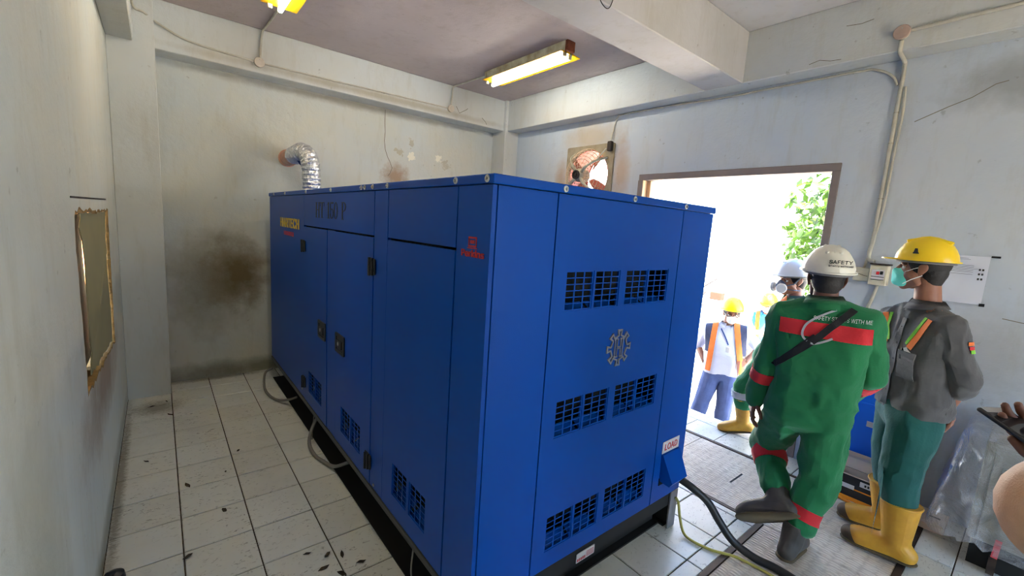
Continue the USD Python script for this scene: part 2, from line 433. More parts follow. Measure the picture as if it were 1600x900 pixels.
def tile_mat(name, base, dirt, amt):
    n = {'geo': ('geometry', {}), 'p': ('principled_bsdf', {'roughness': .3}),
         'map': ('mapping', {'scale': (1.0, 1.6, 1.0), 'rotation': (0, 0, .5)}),
         'n': ('noise_texture', {'scale': 30.0, 'detail': 4.0, 'roughness': .62, 'distortion': 1.2}), 'r': ('rgb_ramp', {'ramp': [(.585, (0, 0, 0)), (.66, (amt,) * 3)]}),
         'k': ('noise_texture', {'scale': 2.2, 'detail': 3.0}), 'kr': ('rgb_ramp', {'ramp': [(.35, (.15,) * 3), (.65, (1, 1, 1))]}), 'mm': ('math', {'math_type': 'multiply'}),
         'm': ('mix_color', {'a': base, 'b': dirt}),
         'n2': ('noise_texture', {'scale': 1.4, 'detail': 5.0, 'roughness': .7}), 'r2': ('rgb_ramp', {'ramp': [(.5, (0, 0, 0)), (.8, (.55,) * 3)]}), 'm2': ('mix_color', {'b': tuple(np.array(base) * (.72, .68, .55))}),
         'rr': ('rgb_ramp', {'ramp': [(.3, (.18,) * 3), (.75, (.5,) * 3)]})}
    l = [('geo.position', 'map.vector'), ('map.vector', 'n.vector'), ('n.fac', 'r.fac'), ('geo.position', 'k.vector'), ('k.fac', 'kr.fac'), ('r.color', 'mm.value1'), ('kr.color', 'mm.value2'), ('mm.value', 'm.fac'),
         ('geo.position', 'n2.vector'), ('n2.fac', 'r2.fac'), ('r2.color', 'm2.fac'), ('m.result', 'm2.a'), ('n2.fac', 'rr.fac'), ('rr.color', 'p.roughness')]
    last = 'm2.result'
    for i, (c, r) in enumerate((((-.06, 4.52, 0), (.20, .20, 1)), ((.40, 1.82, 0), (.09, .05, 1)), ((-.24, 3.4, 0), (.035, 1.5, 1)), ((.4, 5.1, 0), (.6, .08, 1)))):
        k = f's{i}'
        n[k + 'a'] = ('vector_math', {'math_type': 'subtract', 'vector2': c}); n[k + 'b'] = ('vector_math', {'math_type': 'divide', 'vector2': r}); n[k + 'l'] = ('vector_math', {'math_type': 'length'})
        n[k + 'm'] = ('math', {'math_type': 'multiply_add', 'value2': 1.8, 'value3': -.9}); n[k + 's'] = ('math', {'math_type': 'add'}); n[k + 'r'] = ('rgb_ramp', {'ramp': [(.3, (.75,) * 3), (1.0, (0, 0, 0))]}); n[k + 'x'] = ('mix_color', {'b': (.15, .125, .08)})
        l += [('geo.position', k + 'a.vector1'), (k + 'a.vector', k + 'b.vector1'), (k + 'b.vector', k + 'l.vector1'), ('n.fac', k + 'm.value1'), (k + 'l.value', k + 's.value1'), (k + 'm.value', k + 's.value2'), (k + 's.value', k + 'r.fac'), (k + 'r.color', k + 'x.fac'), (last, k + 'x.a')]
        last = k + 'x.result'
    l.append((last, 'p.base_color'))
    return usdkit.material(stage, f'/World/Looks/{name}', n, l, surface='p.BSDF')


TILES = [tile_mat('white_tile', (.655, .66, .61), (.14, .135, .11), .8), tile_mat('white_tile_clean', (.67, .68, .64), (.18, .17, .14), .65), tile_mat('white_tile_worn', (.635, .635, .58), (.13, .12, .095), .9)]


def plate_mat():
    n = {'geo': ('geometry', {}), 'p': ('principled_bsdf', {'roughness': .75}),
         'map': ('mapping', {'scale': (46.0, 17.0, 1.0)}), 'v': ('voronoi_texture', {'scale': 1.0, 'randomness': .35}), 'vr': ('rgb_ramp', {'ramp': [(.1, (1, 1, 1)), (.45, (0, 0, 0))]}), 'bump': ('bump', {'strength': .9, 'distance': .006}),
         'n': ('noise_texture', {'scale': 5.0, 'detail': 5.0}), 'c': ('rgb_ramp', {'ramp': [(.3, L(204, 192, 178)), (.7, L(224, 214, 202))]}), 'm': ('mix_color', {'b': L(168, 156, 144)}), 'vd': ('rgb_ramp', {'ramp': [(.42, (0, 0, 0)), (.62, (.6, .6, .6))]})}
    l = [('geo.position', 'map.vector'), ('map.vector', 'v.vector'), ('v.distance', 'vr.fac'), ('vr.color', 'bump.height'), ('bump.normal', 'p.normal'), ('geo.position', 'n.vector'), ('n.fac', 'c.fac'), ('c.color', 'm.a'), ('v.distance', 'vd.fac'), ('vd.color', 'm.fac'), ('m.result', 'p.base_color')]
    return usdkit.material(stage, '/World/Looks/embossed_cover_plate', n, l, surface='p.BSDF')


M['plate'] = plate_mat()
M['film'] = usdkit.material(stage, '/World/Looks/clear_plastic_film', {'t': ('transparent_bsdf', {'color': (.93, .93, .94)}), 'g': ('glossy_bsdf', {'color': (.95, .95, .97), 'roughness': .12}), 'd': ('diffuse_bsdf', {'color': (.8, .8, .82)}),
    'geo': ('geometry', {}), 'n': ('noise_texture', {'scale': 7.0, 'detail': 5.0, 'roughness': .65, 'distortion': 1.2}), 'b': ('bump', {'strength': 1.0, 'distance': .05}), 'lw': ('layer_weight', {'blend': .28}), 'r': ('rgb_ramp', {'ramp': [(.42, (.03,) * 3), (.75, (.30,) * 3)]}), 'm1': ('mix_closure', {}), 'm2': ('mix_closure', {})},
    [('geo.position', 'n.vector'), ('n.fac', 'b.height'), ('b.normal', 'g.normal'), ('b.normal', 'lw.normal'), ('n.fac', 'r.fac'), ('t.BSDF', 'm1.closure1'), ('d.BSDF', 'm1.closure2'), ('r.color', 'm1.fac'), ('m1.closure', 'm2.closure1'), ('g.BSDF', 'm2.closure2'), ('lw.facing', 'm2.fac')], surface='m2.closure')

# ------------------------------------------------------------------ the room
XL, XR, YB, YF, ZC, ZB = -.26, 3.91, 5.13, -3.2, 3.35, 2.96
fl = single('floor', bx(XL - .15, 4.10, YF, YB + .1, -.62, -.006), M['grout'], kind='structure')
GX, GY, P = .037, 2.469, .2985


def tile(x0, x1, y0, y1):
    g, h, c = .003, float(RNG.normal(0, .0004)), .003
    v = [(x0 + g, y0 + g, -.02), (x1 - g, y0 + g, -.02), (x1 - g, y1 - g, -.02), (x0 + g, y1 - g, -.02), (x0 + g, y0 + g, -c + h), (x1 - g, y0 + g, -c + h), (x1 - g, y1 - g, -c + h), (x0 + g, y1 - g, -c + h),
         (x0 + g + c, y0 + g + c, h), (x1 - g - c, y0 + g + c, h), (x1 - g - c, y1 - g - c, h), (x0 + g + c, y1 - g - c, h)]
    f = [(0, 1, 5), (0, 5, 4), (1, 2, 6), (1, 6, 5), (2, 3, 7), (2, 7, 6), (3, 0, 4), (3, 4, 7), (4, 5, 9), (4, 9, 8), (5, 6, 10), (5, 10, 9), (6, 7, 11), (6, 11, 10), (7, 4, 8), (7, 8, 11), (8, 9, 10), (8, 10, 11)]
    part('tile', trimesh.Trimesh(v, f, process=False), TILES[int(RNG.choice(3, p=[.5, .25, .25]))], fl)


TRX, TRY0, TRY1, TRX2 = 2.775, .25, .885, 3.60          # the covered cable trench: along X, then along Y
xs = [XL] + [GX + P * i for i in range(0, 13)] + [XR]
for i in range(len(xs) - 1):
    j0 = -12
    for j in range(j0, 10):
        x0, x1, y0, y1 = xs[i], xs[i + 1], GY + P * j, min(GY + P * (j + 1), YB)
        if y1 - y0 < .03:
            continue
        if x0 > 1.15 and x1 < 2.2 and y0 > 1.9:           # under the middle of the machine
            continue
        if y0 < TRY0 < y1 and x1 > 1.2:
            y1 = TRY0
        elif y0 >= TRY0 - .01 and y1 <= TRY1 + .01 and x1 > 1.2:
            continue
        elif y0 < TRY1 < y1 and x1 > 1.2:
            y0 = TRY1
        if y0 >= TRY1 - .01:
            if x0 >= TRX - .01 and x1 <= TRX2 + .01:
                continue
            if x0 < TRX < x1:
                x1 = TRX
            if x0 < TRX2 < x1:
                x0 = TRX2
        if y1 - y0 > .02 and x1 - x0 > .02 and y0 > -1.2:
            tile(x0, x1, y0, y1)
for k, y in enumerate(np.arange(1.06, 2.8, .29)):          # threshold in the doorway
    tile(XR, 4.10, y, min(y + .29, 2.79))


def cover(x0, x1, y0, y1, slots=()):
    c = part('cover_plate', cbx(x0 + .002, x1 - .002, y0 + .002, y1 - .002, -.03, -.001, .003), M['plate'], fl)
    for sx, sy in slots:
        part('lifting_slot', bx(sx - .095, sx + .095, sy - .006, sy + .006, -.004, .0006), M['dark'], c)


for x in (1.25, 2.03, 2.81, 3.59):
    cover(x, min(x + .78, XR), TRY0 + .03, TRY1 - .03 if x < 2.5 else TRY1)
cover(TRX + .03, TRX2 - .02, TRY1, 1.66, [(3.19, 1.19)])
cover(TRX + .03, TRX2 - .02, 1.66, 2.45, [(2.98, 1.63)])
cover(TRX + .03, TRX2 - .02, 2.45, 3.25)
cover(TRX + .03, TRX2 - .02, 3.25, 4.05)
for b in (bx(1.25, TRX, TRY1 - .028, TRY1, -.03, .003), bx(1.25, XR, TRY0, TRY0 + .028, -.03, .003), bx(TRX, TRX + .028, TRY1 - .028, 4.05, -.03, .003), bx(TRX2 - .018, TRX2, TRY1, 4.05, -.03, .003)):
    part('trench_edge', b, M['steel_edge'], fl)


def rag(pts, amp, seed, step=.05):
    """A polygon with ragged edges."""
    r, out, P_ = np.random.default_rng(seed), [], np.array(pts, float)
    for a, b in zip(P_, np.roll(P_, -1, 0)):
        n = max(1, int(np.linalg.norm(b - a) / step))
        for t in np.arange(n) / n:
            out.append(a + (b - a) * t + r.normal(0, amp, 2))
    return Polygon(out).buffer(0)


# left wall with the broken-out opening; polygons in (y, z)
YZ = lambda x, s=1: ((x, 0, 0), (0, 1, 0), (0, 0, 1), (s, 0, 0))
hole = rag([(2.47, 1.645), (2.50, .86), (3.3, .80), (3.97, .735), (4.06, 1.64)], .008, 3)
wl = single('wall_left', ext(sbox(YF, -.6, YB + .1, 3.6).difference(hole), .10, YZ(XL - .10)), M['wall_left'], kind='structure')
inner = hole.buffer(-.010)
part('broken_brick_edge', ext(hole.buffer(.003).difference(inner), .098, YZ(XL - .0985)), M['brick_dusty'], wl, label='rough orange brick showing round the opening')
part('lintel_crack', bx(XL - .01, XL + .0012, 2.41, 3.95, 1.698, 1.706), M['dark_brown'], wl)
cv = thing('sheet_metal_cover', 'beige dented metal sheet closing the broken opening in the left wall', 'metal sheet', (XL - .04, 3.5, .74))
near = Polygon([(2.86, .70), (2.85, .9), (2.82, 1.15), (2.83, 1.29), (2.885, 1.40), (2.87, 1.50), (2.80, 1.565), (2.87, 1.60), (2.89, 1.70), (4.2, 1.70), (4.2, .70)])
sheet = trimesh.creation.extrude_polygon(hole.buffer(-.014).intersection(near), .004, engine='earcut').subdivide_to_size(.07)
v = np.array(sheet.vertices)
fold = np.abs((v[:, 1] - 1.15) - (v[:, 0] - 3.4) * .35)
sheet = trimesh.Trimesh(np.stack([XL - .020 + v[:, 2] + .006 * np.exp(-(fold / .03) ** 2) + .004 * np.sin(v[:, 1] * 7 + v[:, 0] * 2), v[:, 0], v[:, 1]], 1), sheet.faces, process=False)
part('sheet', sheet, M['sheet'], cv, smooth=30)
part('backing_board', ext(Polygon([(2.54, .84), (3.34, .84), (3.34, 1.16), (3.24, 1.22), (3.20, 1.40), (3.215, 1.56), (3.34, 1.58), (3.34, 1.62), (2.54, 1.62)]), .010, YZ(XL - .066)), M['dark_brown'], cv)

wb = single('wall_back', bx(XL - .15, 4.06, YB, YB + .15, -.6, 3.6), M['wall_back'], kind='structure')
hk = lambda pts: ribbon(np.array([(x, YB, z) for x, z in pts]), np.tile([0, -1, 0], (len(pts), 1)), .007, .0012)
part('wall_crack', hk([(2.12, 2.95), (2.118, 2.8), (2.125, 2.7), (2.117, 2.6), (2.13, 2.5), (2.16, 2.42), (2.19, 2.37), (2.22, 2.3), (2.2, 2.24), (2.17, 2.2)]), M['wall_line'], wb)
rwall = sbox(YF, -.6, YB, 3.6).difference(sbox(1.06, -.001, 2.80, 2.31)).difference(Point(3.5, 2.32).buffer(.31, 24))
wr = single('wall_right', ext(rwall, .15, YZ(XR)), M['wall_right'], kind='structure')
cr = lambda pts: ribbon(np.array([(XR, y, z) for y, z in pts]), np.tile([-1, 0, 0], (len(pts), 1)), .005, .0012)
part('wall_crack', cr([(.70, 2.55), (.55, 2.62), (.45, 2.66), (.36, 2.72), (.31, 2.73)]), M['wall_line'], wr)
part('wall_crack', cr([(.13, 1.34), (.05, 1.33), (-.05, 1.325)]), M['wall_line'], wr)
single('wall_front', ext(sbox(XL - .15, -.6, 4.06, 3.6).difference(sbox(1.3, -.01, 2.7, 2.3)), .15, ((0, YF, 0), (1, 0, 0), (0, 0, 1), (0, -1, 0))), M['front_wall'], kind='structure')
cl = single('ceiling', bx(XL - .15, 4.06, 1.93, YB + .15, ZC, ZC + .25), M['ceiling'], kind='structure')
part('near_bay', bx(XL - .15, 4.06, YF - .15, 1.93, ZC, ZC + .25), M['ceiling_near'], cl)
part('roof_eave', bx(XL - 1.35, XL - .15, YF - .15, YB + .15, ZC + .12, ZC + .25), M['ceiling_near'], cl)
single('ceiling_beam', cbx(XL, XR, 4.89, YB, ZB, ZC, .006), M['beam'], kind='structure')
single('ceiling_beam', cbx(3.72, XR, YF, YB, ZB, ZC, .006), M['beam'], kind='structure')
single('ceiling_beam', cbx(XL, 3.722, 1.77, 2.09, ZB, ZC, .006), M['beam_grey'], kind='structure')
single('ceiling_beam', cbx(XL, -.097, YF, 4.82, ZB, ZC, .006), M['beam'], kind='structure')
bm_r, bm_b, bm_x = '/World/ceiling_beam_001', '/World/ceiling_beam', '/World/ceiling_beam_002'
for pts_ in ([(1.31, 2.995), (1.245, 3.01), (1.18, 2.99), (1.115, 2.985)], [(1.115, 3.20), (1.03, 3.19), (.965, 3.20)]):
    part('beam_crack', ribbon(np.array([(3.72, y, z) for y, z in pts_]), np.tile([-1, 0, 0], (len(pts_), 1)), .004, .0012), M['wall_line'], bm_r)
for pts_ in ([(2.93, 3.12), (2.98, 3.05), (3.08, 3.11), (3.1, 3.13)], [(3.32, 3.06), (3.38, 3.02), (3.40, 2.99)]):
    part('beam_crack', ribbon(np.array([(x, 4.89, z) for x, z in pts_]), np.tile([0, -1, 0], (len(pts_), 1)), .007, .0012), M['wall_line'], bm_b)
lw_ = thing('loose_wire', 'thin dark loop of wire hanging from the lower edge of the crossbeam', 'wire', (1.95, 1.765, 2.96))
part('loop', tube(spline([(1.93, 1.766, 2.975), (1.955, 1.762, 2.945), (2.0, 1.762, 2.935), (2.03, 1.762, 2.965), (2.06, 1.765, 3.05), (2.07, 1.766, 3.12)]), .0025, 6), M['dark_brown'], lw_)
single('column', cbx(XL, .037, 4.81, YB, 0, ZC, .004), M['beam'], kind='structure')
single('column', cbx(3.68, XR, 4.845, YB, 0, ZC, .004), M['beam'], kind='structure')

# the doorway
d1 = thing('door_1', None, None, (XR, 1.93, 0), kind='structure')
part('frame_head', cbx(XR - .012, XR + .11, 1.06, 2.80, 2.252, 2.312), M['door_frame'], d1)
part('frame_post', cbx(XR - .012, XR + .11, 1.06, 1.112, 0, 2.252), M['door_frame'], d1)
part('frame_post', cbx(XR - .012, XR + .11, 2.742, 2.80, 0, 2.252), M['wood'], d1)
part('frame_stop', cbx(XR + .06, XR + .15, 2.70, 2.742, 0, 2.252), M['wood'], d1)
part('frame_face', cbx(XR - .016, XR - .012, 2.744, 2.802, 0, 2.252, .001), M['door_frame'], d1)

# ------------------------------------------------------------------ the generator
GXA, GXB, GYA, GYB = .857, 2.33, 1.173, 4.85
gen = thing('generator', 'large blue soundproof generator set on a black skid in the middle of the room', 'generator', ((GXA + GXB) / 2, (GYA + GYB) / 2, 0))
XZ = lambda y: ((0, y, 0), (1, 0, 0), (0, 0, 1), (0, -1, 0))            # polygons in (x, z), facing the camera side
LF = lambda x: ((x, 0, 0), (0, -1, 0), (0, 0, 1), (-1, 0, 0))           # polygons in (-y, z), facing -x
TH, g = .018, .0034


def sheetm(poly, frame_at, side):
    return ext(poly.buffer(-g, join_style=2), TH, frame_at)


def vent(poly_list, parent, kind, depth_at):
    """Perforated grille(s) with a sloping baffle behind each."""
    for (a, z0, b, z1) in poly_list:
        P_ = sbox(a - .004, z0 - .004, b + .004, z1 + .004)
        w, h = (b - a) / 3, (z1 - z0) / 6
        cells = [sbox(a + i * w + .0036, z0 + j * h + .0021, a + (i + 1) * w - .0036, z0 + (j + 1) * h - .0021) for i in range(3) for j in range(6)]
        gr = P_.difference(unary_union(cells))
        if kind == 'end':
            q = part('vent_grille', ext(gr, .002, ((0, GYA + .006, 0), (1, 0, 0), (0, 0, 1), (0, -1, 0))), M['blue'], parent)
            bf = trimesh.convex.convex_hull(np.array([(x, GYA + TH + d + e, z) for x in (a, b) for d, z in ((.002, z0 - .01), (.045, z0 + .018)) for e in (0, .004)]))
        else:
            q = part('vent_grille', ext(gr, .002, ((GXA + .006, 0, 0), (0, -1, 0), (0, 0, 1), (-1, 0, 0))), M['blue'], parent)
            bf = trimesh.convex.convex_hull(np.array([(GXA + TH + d + e, -y, z) for y in (a, b) for d, z in ((.002, z0 - .01), (.045, z0 + .018)) for e in (0, .004)]))
        part('baffle', bf, M['blue'], q)


def end_piece(name, x0, x1, z0, z1, vents=(), label=None):
    poly = sbox(x0 + g, z0 + g, x1 - g, z1 - g)
    for v in vents:
        poly = poly.difference(sbox(v[0] - .003, v[1] - .003, v[2] + .003, v[3] + .003))
    q = part(name, ext(poly, TH, ((0, GYA + TH, 0), (1, 0, 0), (0, 0, 1), (0, -1, 0))), M['blue'], gen, label=label)
    vent(vents, q, 'end', 0)
    return q


def side_piece(name, y0, y1, z0, z1, vents=(), proud=0, label=None):
    poly = sbox(-y1 + g, z0 + g, -y0 - g, z1 - g)
    for v in vents:
        poly = poly.difference(sbox(v[0] - .003, v[1] - .003, v[2] + .003, v[3] + .003))
    q = part(name, ext(poly, TH + proud, ((GXA + TH, 0, 0), (0, -1, 0), (0, 0, 1), (-1, 0, 0))), M['blue'], gen, label=label)
    vent(vents, q, 'side', 0)
    return q


ZT, Z0, ZD = 1.834, .236, 1.604
ev = [(a, z0, b, z1) for z0, z1 in ((1.382, 1.537), (.846, 1.0), (.326, .48)) for a, b in ((1.236, 1.394), (1.411, 1.568), (1.620, 1.776), (1.793, 1.950))]
end_piece('corner_panel', GXA + TH, 1.156, Z0, ZT)
ep = end_piece('end_panel', 1.156, 2.030, Z0, ZT, ev)
lp = end_piece('corner_panel', 2.030, GXB, Z0, ZT)
sv = lambda *ys: [(-b, .342, -a, .502) for a, b in ys]
side_piece('side_panel', 3.56, GYB, Z0, ZT)
side_piece('upper_panel', 2.18, 3.56, ZD, ZT)
doors = [side_piece('door', 2.975, 3.56, Z0, ZD - .004, sv((3.27, 3.425), (3.10, 3.253)), .002), side_piece('door', 2.18, 2.797, Z0, ZD - .004, sv((2.512, 2.668), (2.335, 2.490)), .002)]
side_piece('door_post', 2.797, 2.975, Z0, ZD)
side_piece('door_post', 2.01, 2.18, Z0, ZT)
side_piece('upper_panel', 1.388, 2.01, ZD, ZT)
doors.append(side_piece('door', 1.388, 2.01, Z0, ZD - .004, sv((1.73, 1.885), (1.545, 1.697)), .002))
side_piece('side_panel', GYA, 1.388, Z0, ZT)
part('far_side_panel', bx(GXB - TH, GXB, GYA + TH + .001, GYB, Z0, ZT), M['blue'], gen)
part('rear_panel', bx(GXA + TH, GXB - TH, GYB - TH, GYB, Z0, ZT), M['blue'], gen)
part('inner_lining', bx(GXA + .125, GXB - .05, GYA + .125, GYB - .05, Z0 + .01, ZT - .01), M['liner'], gen)
part('seal', cat(bx(GXA + .0185, GXA + .03, 3.43, GYB - .03, Z0 + .02, ZT - .01), bx(GXA + .0185, GXA + .03, GYA + .03, GYB - .03, .53, ZT - .01), bx(GXA + .03, GXB - .03, GYA + .0185, GYA + .03, 1.56, ZT - .01), bx(GXA + .0185, GXA + .03, 3.55, 3.57, Z0, ZT), bx(GXA + .0185, GXA + .03, 2.70, 3.08, Z0, ZT), bx(GXA + .0185, GXA + .03, 1.9, 2.3, Z0, ZT), bx(GXA + .0185, GXA + .03, GYA + .03, 1.52, Z0, ZT),
     bx(GXA + .03, 1.22, GYA + .0185, GYA + .03, Z0, ZT), bx(1.965, GXB - .03, GYA + .0185, GYA + .03, Z0, ZT)), M['liner'], gen)
top = part('roof_cover', cbx(GXA - .007, GXB + .007, GYA - .007, GYB + .007, ZT, 1.866, .003), M['blue'], gen)
for y in (1.2, 1.398, 2.01, 2.19, 2.30, 2.35, 2.88, 3.47, 4.146, 4.6):
    b = part('bolt', disc((GXA - .007, y, 1.850), (-1, 0, 0), .0125, .004), M['washer'], top)
    part('bolt_head', disc((GXA - .011, y, 1.850), (-1, 0, 0), .006, .006, 6), M['zinc'], b)
for x in (1.183, 1.611, 2.032):
    b = part('bolt', disc((x, GYA - .007, 1.849), (0, -1, 0), .0125, .004), M['washer'], top)
    part('bolt_head', disc((x, GYA - .011, 1.849), (0, -1, 0), .006, .006, 6), M['zinc'], b)
for d, y, z in ((0, 3.552, 1.452), (1, 2.19, 1.448), (0, 3.552, .385), (1, 2.2, .374)):
    q = part('hinge', cat(cbx(GXA - .020, GXA - .004, y - .03, y + .012, z - .045, z + .045), cbx(GXA - .012, GXA - .004, y - .048, y + .035, z - .042, z + .042)), M['black_plastic'], gen)
    part('hinge_pin', tube([(GXA - .021, y, z - .047), (GXA - .021, y, z + .047)], .007), M['black_plastic'], q)
for d, y, z in ((0, 3.077, .905), (1, 2.69, .905)):
    q = part('latch', ext(sbox(-y - .085, z - .062, -y + .085, z + .062).buffer(-.01).buffer(.01).difference(sbox(-y - .062, z - .042, -y + .062, z + .042)), .010, ((GXA, 0, 0), (0, -1, 0), (0, 0, 1), (-1, 0, 0))), M['black_plastic'], gen)
    part('recess', bx(GXA - .0045, GXA - .002, y - .064, y + .064, z - .044, z + .044), M['black_plastic'], q)
    part('paddle', cbx(GXA - .012, GXA - .004, y - .04, y + .05, z - .03, z + .022, .003), M['black_plastic'], q)
    part('lock_barrel', disc((GXA - .012, y + .012, z + .0), (-1, 0, 0), .012, .004), M['zinc'], q)
for y, z in ((3.62, .30), (2.12, .262)):
    part('drain_plug', sphere((GXA - .001, y, z), [.006, .009, .009]), M['zinc'], gen)


def glyphs(s):
    """Upright serif figures for the model number, unit height."""
    x, out = 0.0, []
    for ch in s:
        if ch == ' ':
            x += .42; continue
        w = {'H': .72, 'T': .66, '1': .40, '5': .52, '0': .54, 'P': .60}[ch]
        b = lambda x0, y0, x1, y1: sbox(x + x0, y0, x + x1, y1)
        ring = lambda cx, cy, rx, ry, tx, ty: affinity.scale(Point(x + cx, cy).buffer(1, 24), rx, ry).difference(affinity.scale(Point(x + cx, cy).buffer(1, 24), rx - tx, ry - ty))
        if ch == 'H':
            q = [b(.08, 0, .22, 1), b(.50, 0, .64, 1), b(.2, .48, .52, .54), b(.02, 0, .28, .04), b(.02, .96, .28, 1), b(.44, 0, .70, .04), b(.44, .96, .70, 1)]
        elif ch == 'T':
            q = [b(.26, 0, .40, 1), b(.02, .94, .64, 1), b(.02, .74, .06, 1), b(.60, .74, .64, 1), b(.2, 0, .46, .04)]
        elif ch == '1':
            q = [b(.13, 0, .27, 1), b(.04, 0, .36, .04), Polygon([(x + .02, .82), (x + .14, 1), (x + .14, .86)])]
        elif ch == '5':
            q = [b(.08, .9, .48, 1), b(.08, .52, .13, .95), ring(.25, .31, .24, .31, .10, .05).difference(b(-.1, .3, .1, .62))]
        elif ch == '0':
            q = [ring(.27, .5, .25, .5, .11, .05)]
        else:
            q = [b(.08, 0, .22, 1), b(.02, 0, .3, .04), b(.02, .96, .3, 1), ring(.28, .73, .28, .27, .11, .05).intersection(b(.2, 0, .7, 1.1))]
        out += q; x += w
    return unary_union(out), x


def on_side(y, z, dep):
    return ((GXA - dep, y, z), (0, -1, 0), (0, 0, 1), (-1, 0, 0))


def text_on(txt, w, h, frame, name, m, parent, bold=True, depth=.0015, label=None, thick=0):
    t = mk.text_mesh(txt, h, depth, bold)
    b = t.bounds
    t.apply_translation([-b[0][0], -b[0][1], 0])
    t.apply_scale([w / (b[1][0] - b[0][0]), h / (b[1][1] - b[0][1]), 1])
    if thick:
        t2 = t.copy(); t2.apply_translation([thick, 0, .0002]); t = cat(t, t2)
    return part(name, place(t, frame), m, parent, label=label)


gp, gw = glyphs('HT 150 P')
part("model_lettering", ext(affinity.scale(gp, .64 / gw, .104, origin=(0, 0)), .0015, on_side(3.252, 1.672, 0)), M["dark_print"], gen, label="dark serif lettering", kind="stuff")
text_on('HARTECH', .66, .082, on_side(4.38, 1.565, 0), 'maker_lettering', M['yellow_print'], gen, label='yellow lettering', thick=.016)
sm_ = unary_union([sbox(k * .052, 0, k * .052 + .04, .035).difference(sbox(k * .052 + .012, .010 if k % 2 else .014, k * .052 + .028, .026 if k % 3 else .04)) for k in range(7)])
part('small_lettering', ext(sm_, .0015, on_side(4.24, 1.500, 0)), M['red_print'], gen, label='small illegible red lettering', kind='stuff')
text_on('Perkins', .142, .026, on_side(1.349, 1.582, 0), 'engine_lettering', M['red_print'], gen, label='red lettering', thick=.003)
em = unary_union([sbox(-.026, .0, .026, .006), sbox(-.026, .03, .026, .036), sbox(-.026, 0, -.02, .036), sbox(.02, 0, .026, .036), sbox(-.014, .012, .014, .024), sbox(-.03, -.006, .03, -.002)])
part('engine_emblem', ext(em, .0015, on_side(1.279, 1.618, 0)), M['red_print'], gen)
# gear emblem on the end panel
pts = []
for k in range(8):
    a = k * math.pi / 4 + math.pi / 2
    for da, rr in ((-.36, .060), (-.19, .061), (-.20, .087), (.20, .087), (.19, .061), (.36, .060)):
        pts.append((rr * math.cos(a + da), rr * math.sin(a + da)))
gear = Polygon(pts).buffer(0)
Hp = unary_union([sbox(-.030, -.044, -.010, .044), sbox(.010, -.044, .030, .044), sbox(-.012, -.006, .012, .006), sbox(-.034, .036, -.006, .044), sbox(.006, .036, .034, .044), sbox(-.034, -.044, -.006, -.036), sbox(.006, -.044, .034, -.036)])
fr = ((1.607, GYA, 1.185), (1, 0, 0), (0, 0, 1), (0, -1, 0))
emb = part('gear_emblem', ext(gear.difference(gear.buffer(-.008)), .006, fr), M['grey_steel'], ep, label='raised silver gear outline')
part('emblem_letter', ext(Hp.difference(Hp.buffer(-.005)), .005, fr), M['grey_steel'], emb)
# load terminal
part('load_sign', cbx(2.093, 2.258, GYA - .004, GYA, .520, .588, .001), M['label_white'], lp)
text_on('LOAD', .125, .038, ((2.113, GYA - .004, .535), (1, 0, 0), (0, 0, 1), (0, -1, 0)), 'load_lettering', M['red_print'], lp, depth=.001)
hd = trimesh.convex.convex_hull(np.array([(2.093, GYA, .515), (2.262, GYA, .515), (2.093, GYA - .012, .515), (2.262, GYA - .012, .515), (2.105, GYA - .075, .375), (2.258, GYA - .075, .375), (2.105, GYA - .06, .35), (2.258, GYA - .06, .35), (2.10, GYA, .36), (2.262, GYA, .36)]))
part('cable_hood', hd, M['blue'], lp)
part('cable_opening', bx(2.095, 2.262, GYA - .003, GYA, .332, .375), M['dark'], lp)
# skid
sk = part('skid', cat(bx(GXA + .004, GXA + .075, GYA + .03, GYB - .02, .215, .234), bx(GXA + .11, GXA + .118, GYA + .03, GYB - .02, .006, .205), bx(GXA + .004, GXA + .118, GYA + .03, GYB - .02, 0, .006),
     bx(GXB - .075, GXB - .004, GYA + .03, GYB - .02, .205, .234), bx(GXB - .043, GXB - .035, GYA + .03, GYB - .02, .012, .205), bx(GXB - .075, GXB - .004, GYA + .03, GYB - .02, 0, .012)), M['black_metal'], gen)
part('skid_rail', cbx(GXA - .006, GXA + .02, GYA + .01, GYB - .01, .200, .235, .003), M['rail'], sk)
part('cross_member', cat(bx(GXA + .05, GXB - .08, GYA + .012, GYA + .022, .150, .234), bx(GXA + .05, GXB - .08, GYA + .1, GYA + .11, .01, .234), bx(GXA + .05, GXB - .08, GYA + .06, GYA + .1, 0, .01)), M['black_metal'], sk)
part('corner_post', cat(bx(GXB - .075, GXB - .001, GYA + .002, GYA + .010, .0, .234), bx(GXB - .009, GXB - .001, GYA + .01, GYA + .14, 0, .234)), M['grey_steel'], sk, label='bare grey corner post')
part('corner_post', cat(bx(GXA + .002, GXA + .075, GYA + .004, GYA + .012, .0, .234)), M['black_metal'], sk)
tagp = part('rating_plate', cbx(1.462, 1.590, GYA + .006, GYA + .011, .154, .200, .001), M['label_white'], sk)
part('plate_print', cat([bx(1.468 + .012 * k, 1.476 + .012 * k, GYA + .0052, GYA + .006, .160, .174) for k in range(5)]), M['red_print'], tagp, kind='stuff')
part('plate_print', cat([bx(1.53, 1.583, GYA + .0052, GYA + .006, .163 + k * .008, .1655 + k * .008) for k in range(4)]), M['red_print'], tagp, kind='stuff')
part('drip_tube', tube(spline([(GXA - .005, 3.27, .21), (GXA - .012, 3.28, .1), (GXA - .02, 3.27, .02)]), .004, 6), M['hose'], sk)
part('drip_tube', tube(spline([(GXA - .005, 1.63, .21), (GXA - .012, 1.63, .1), (GXA - .014, 1.60, .02)]), .004, 6), M['hose'], sk)

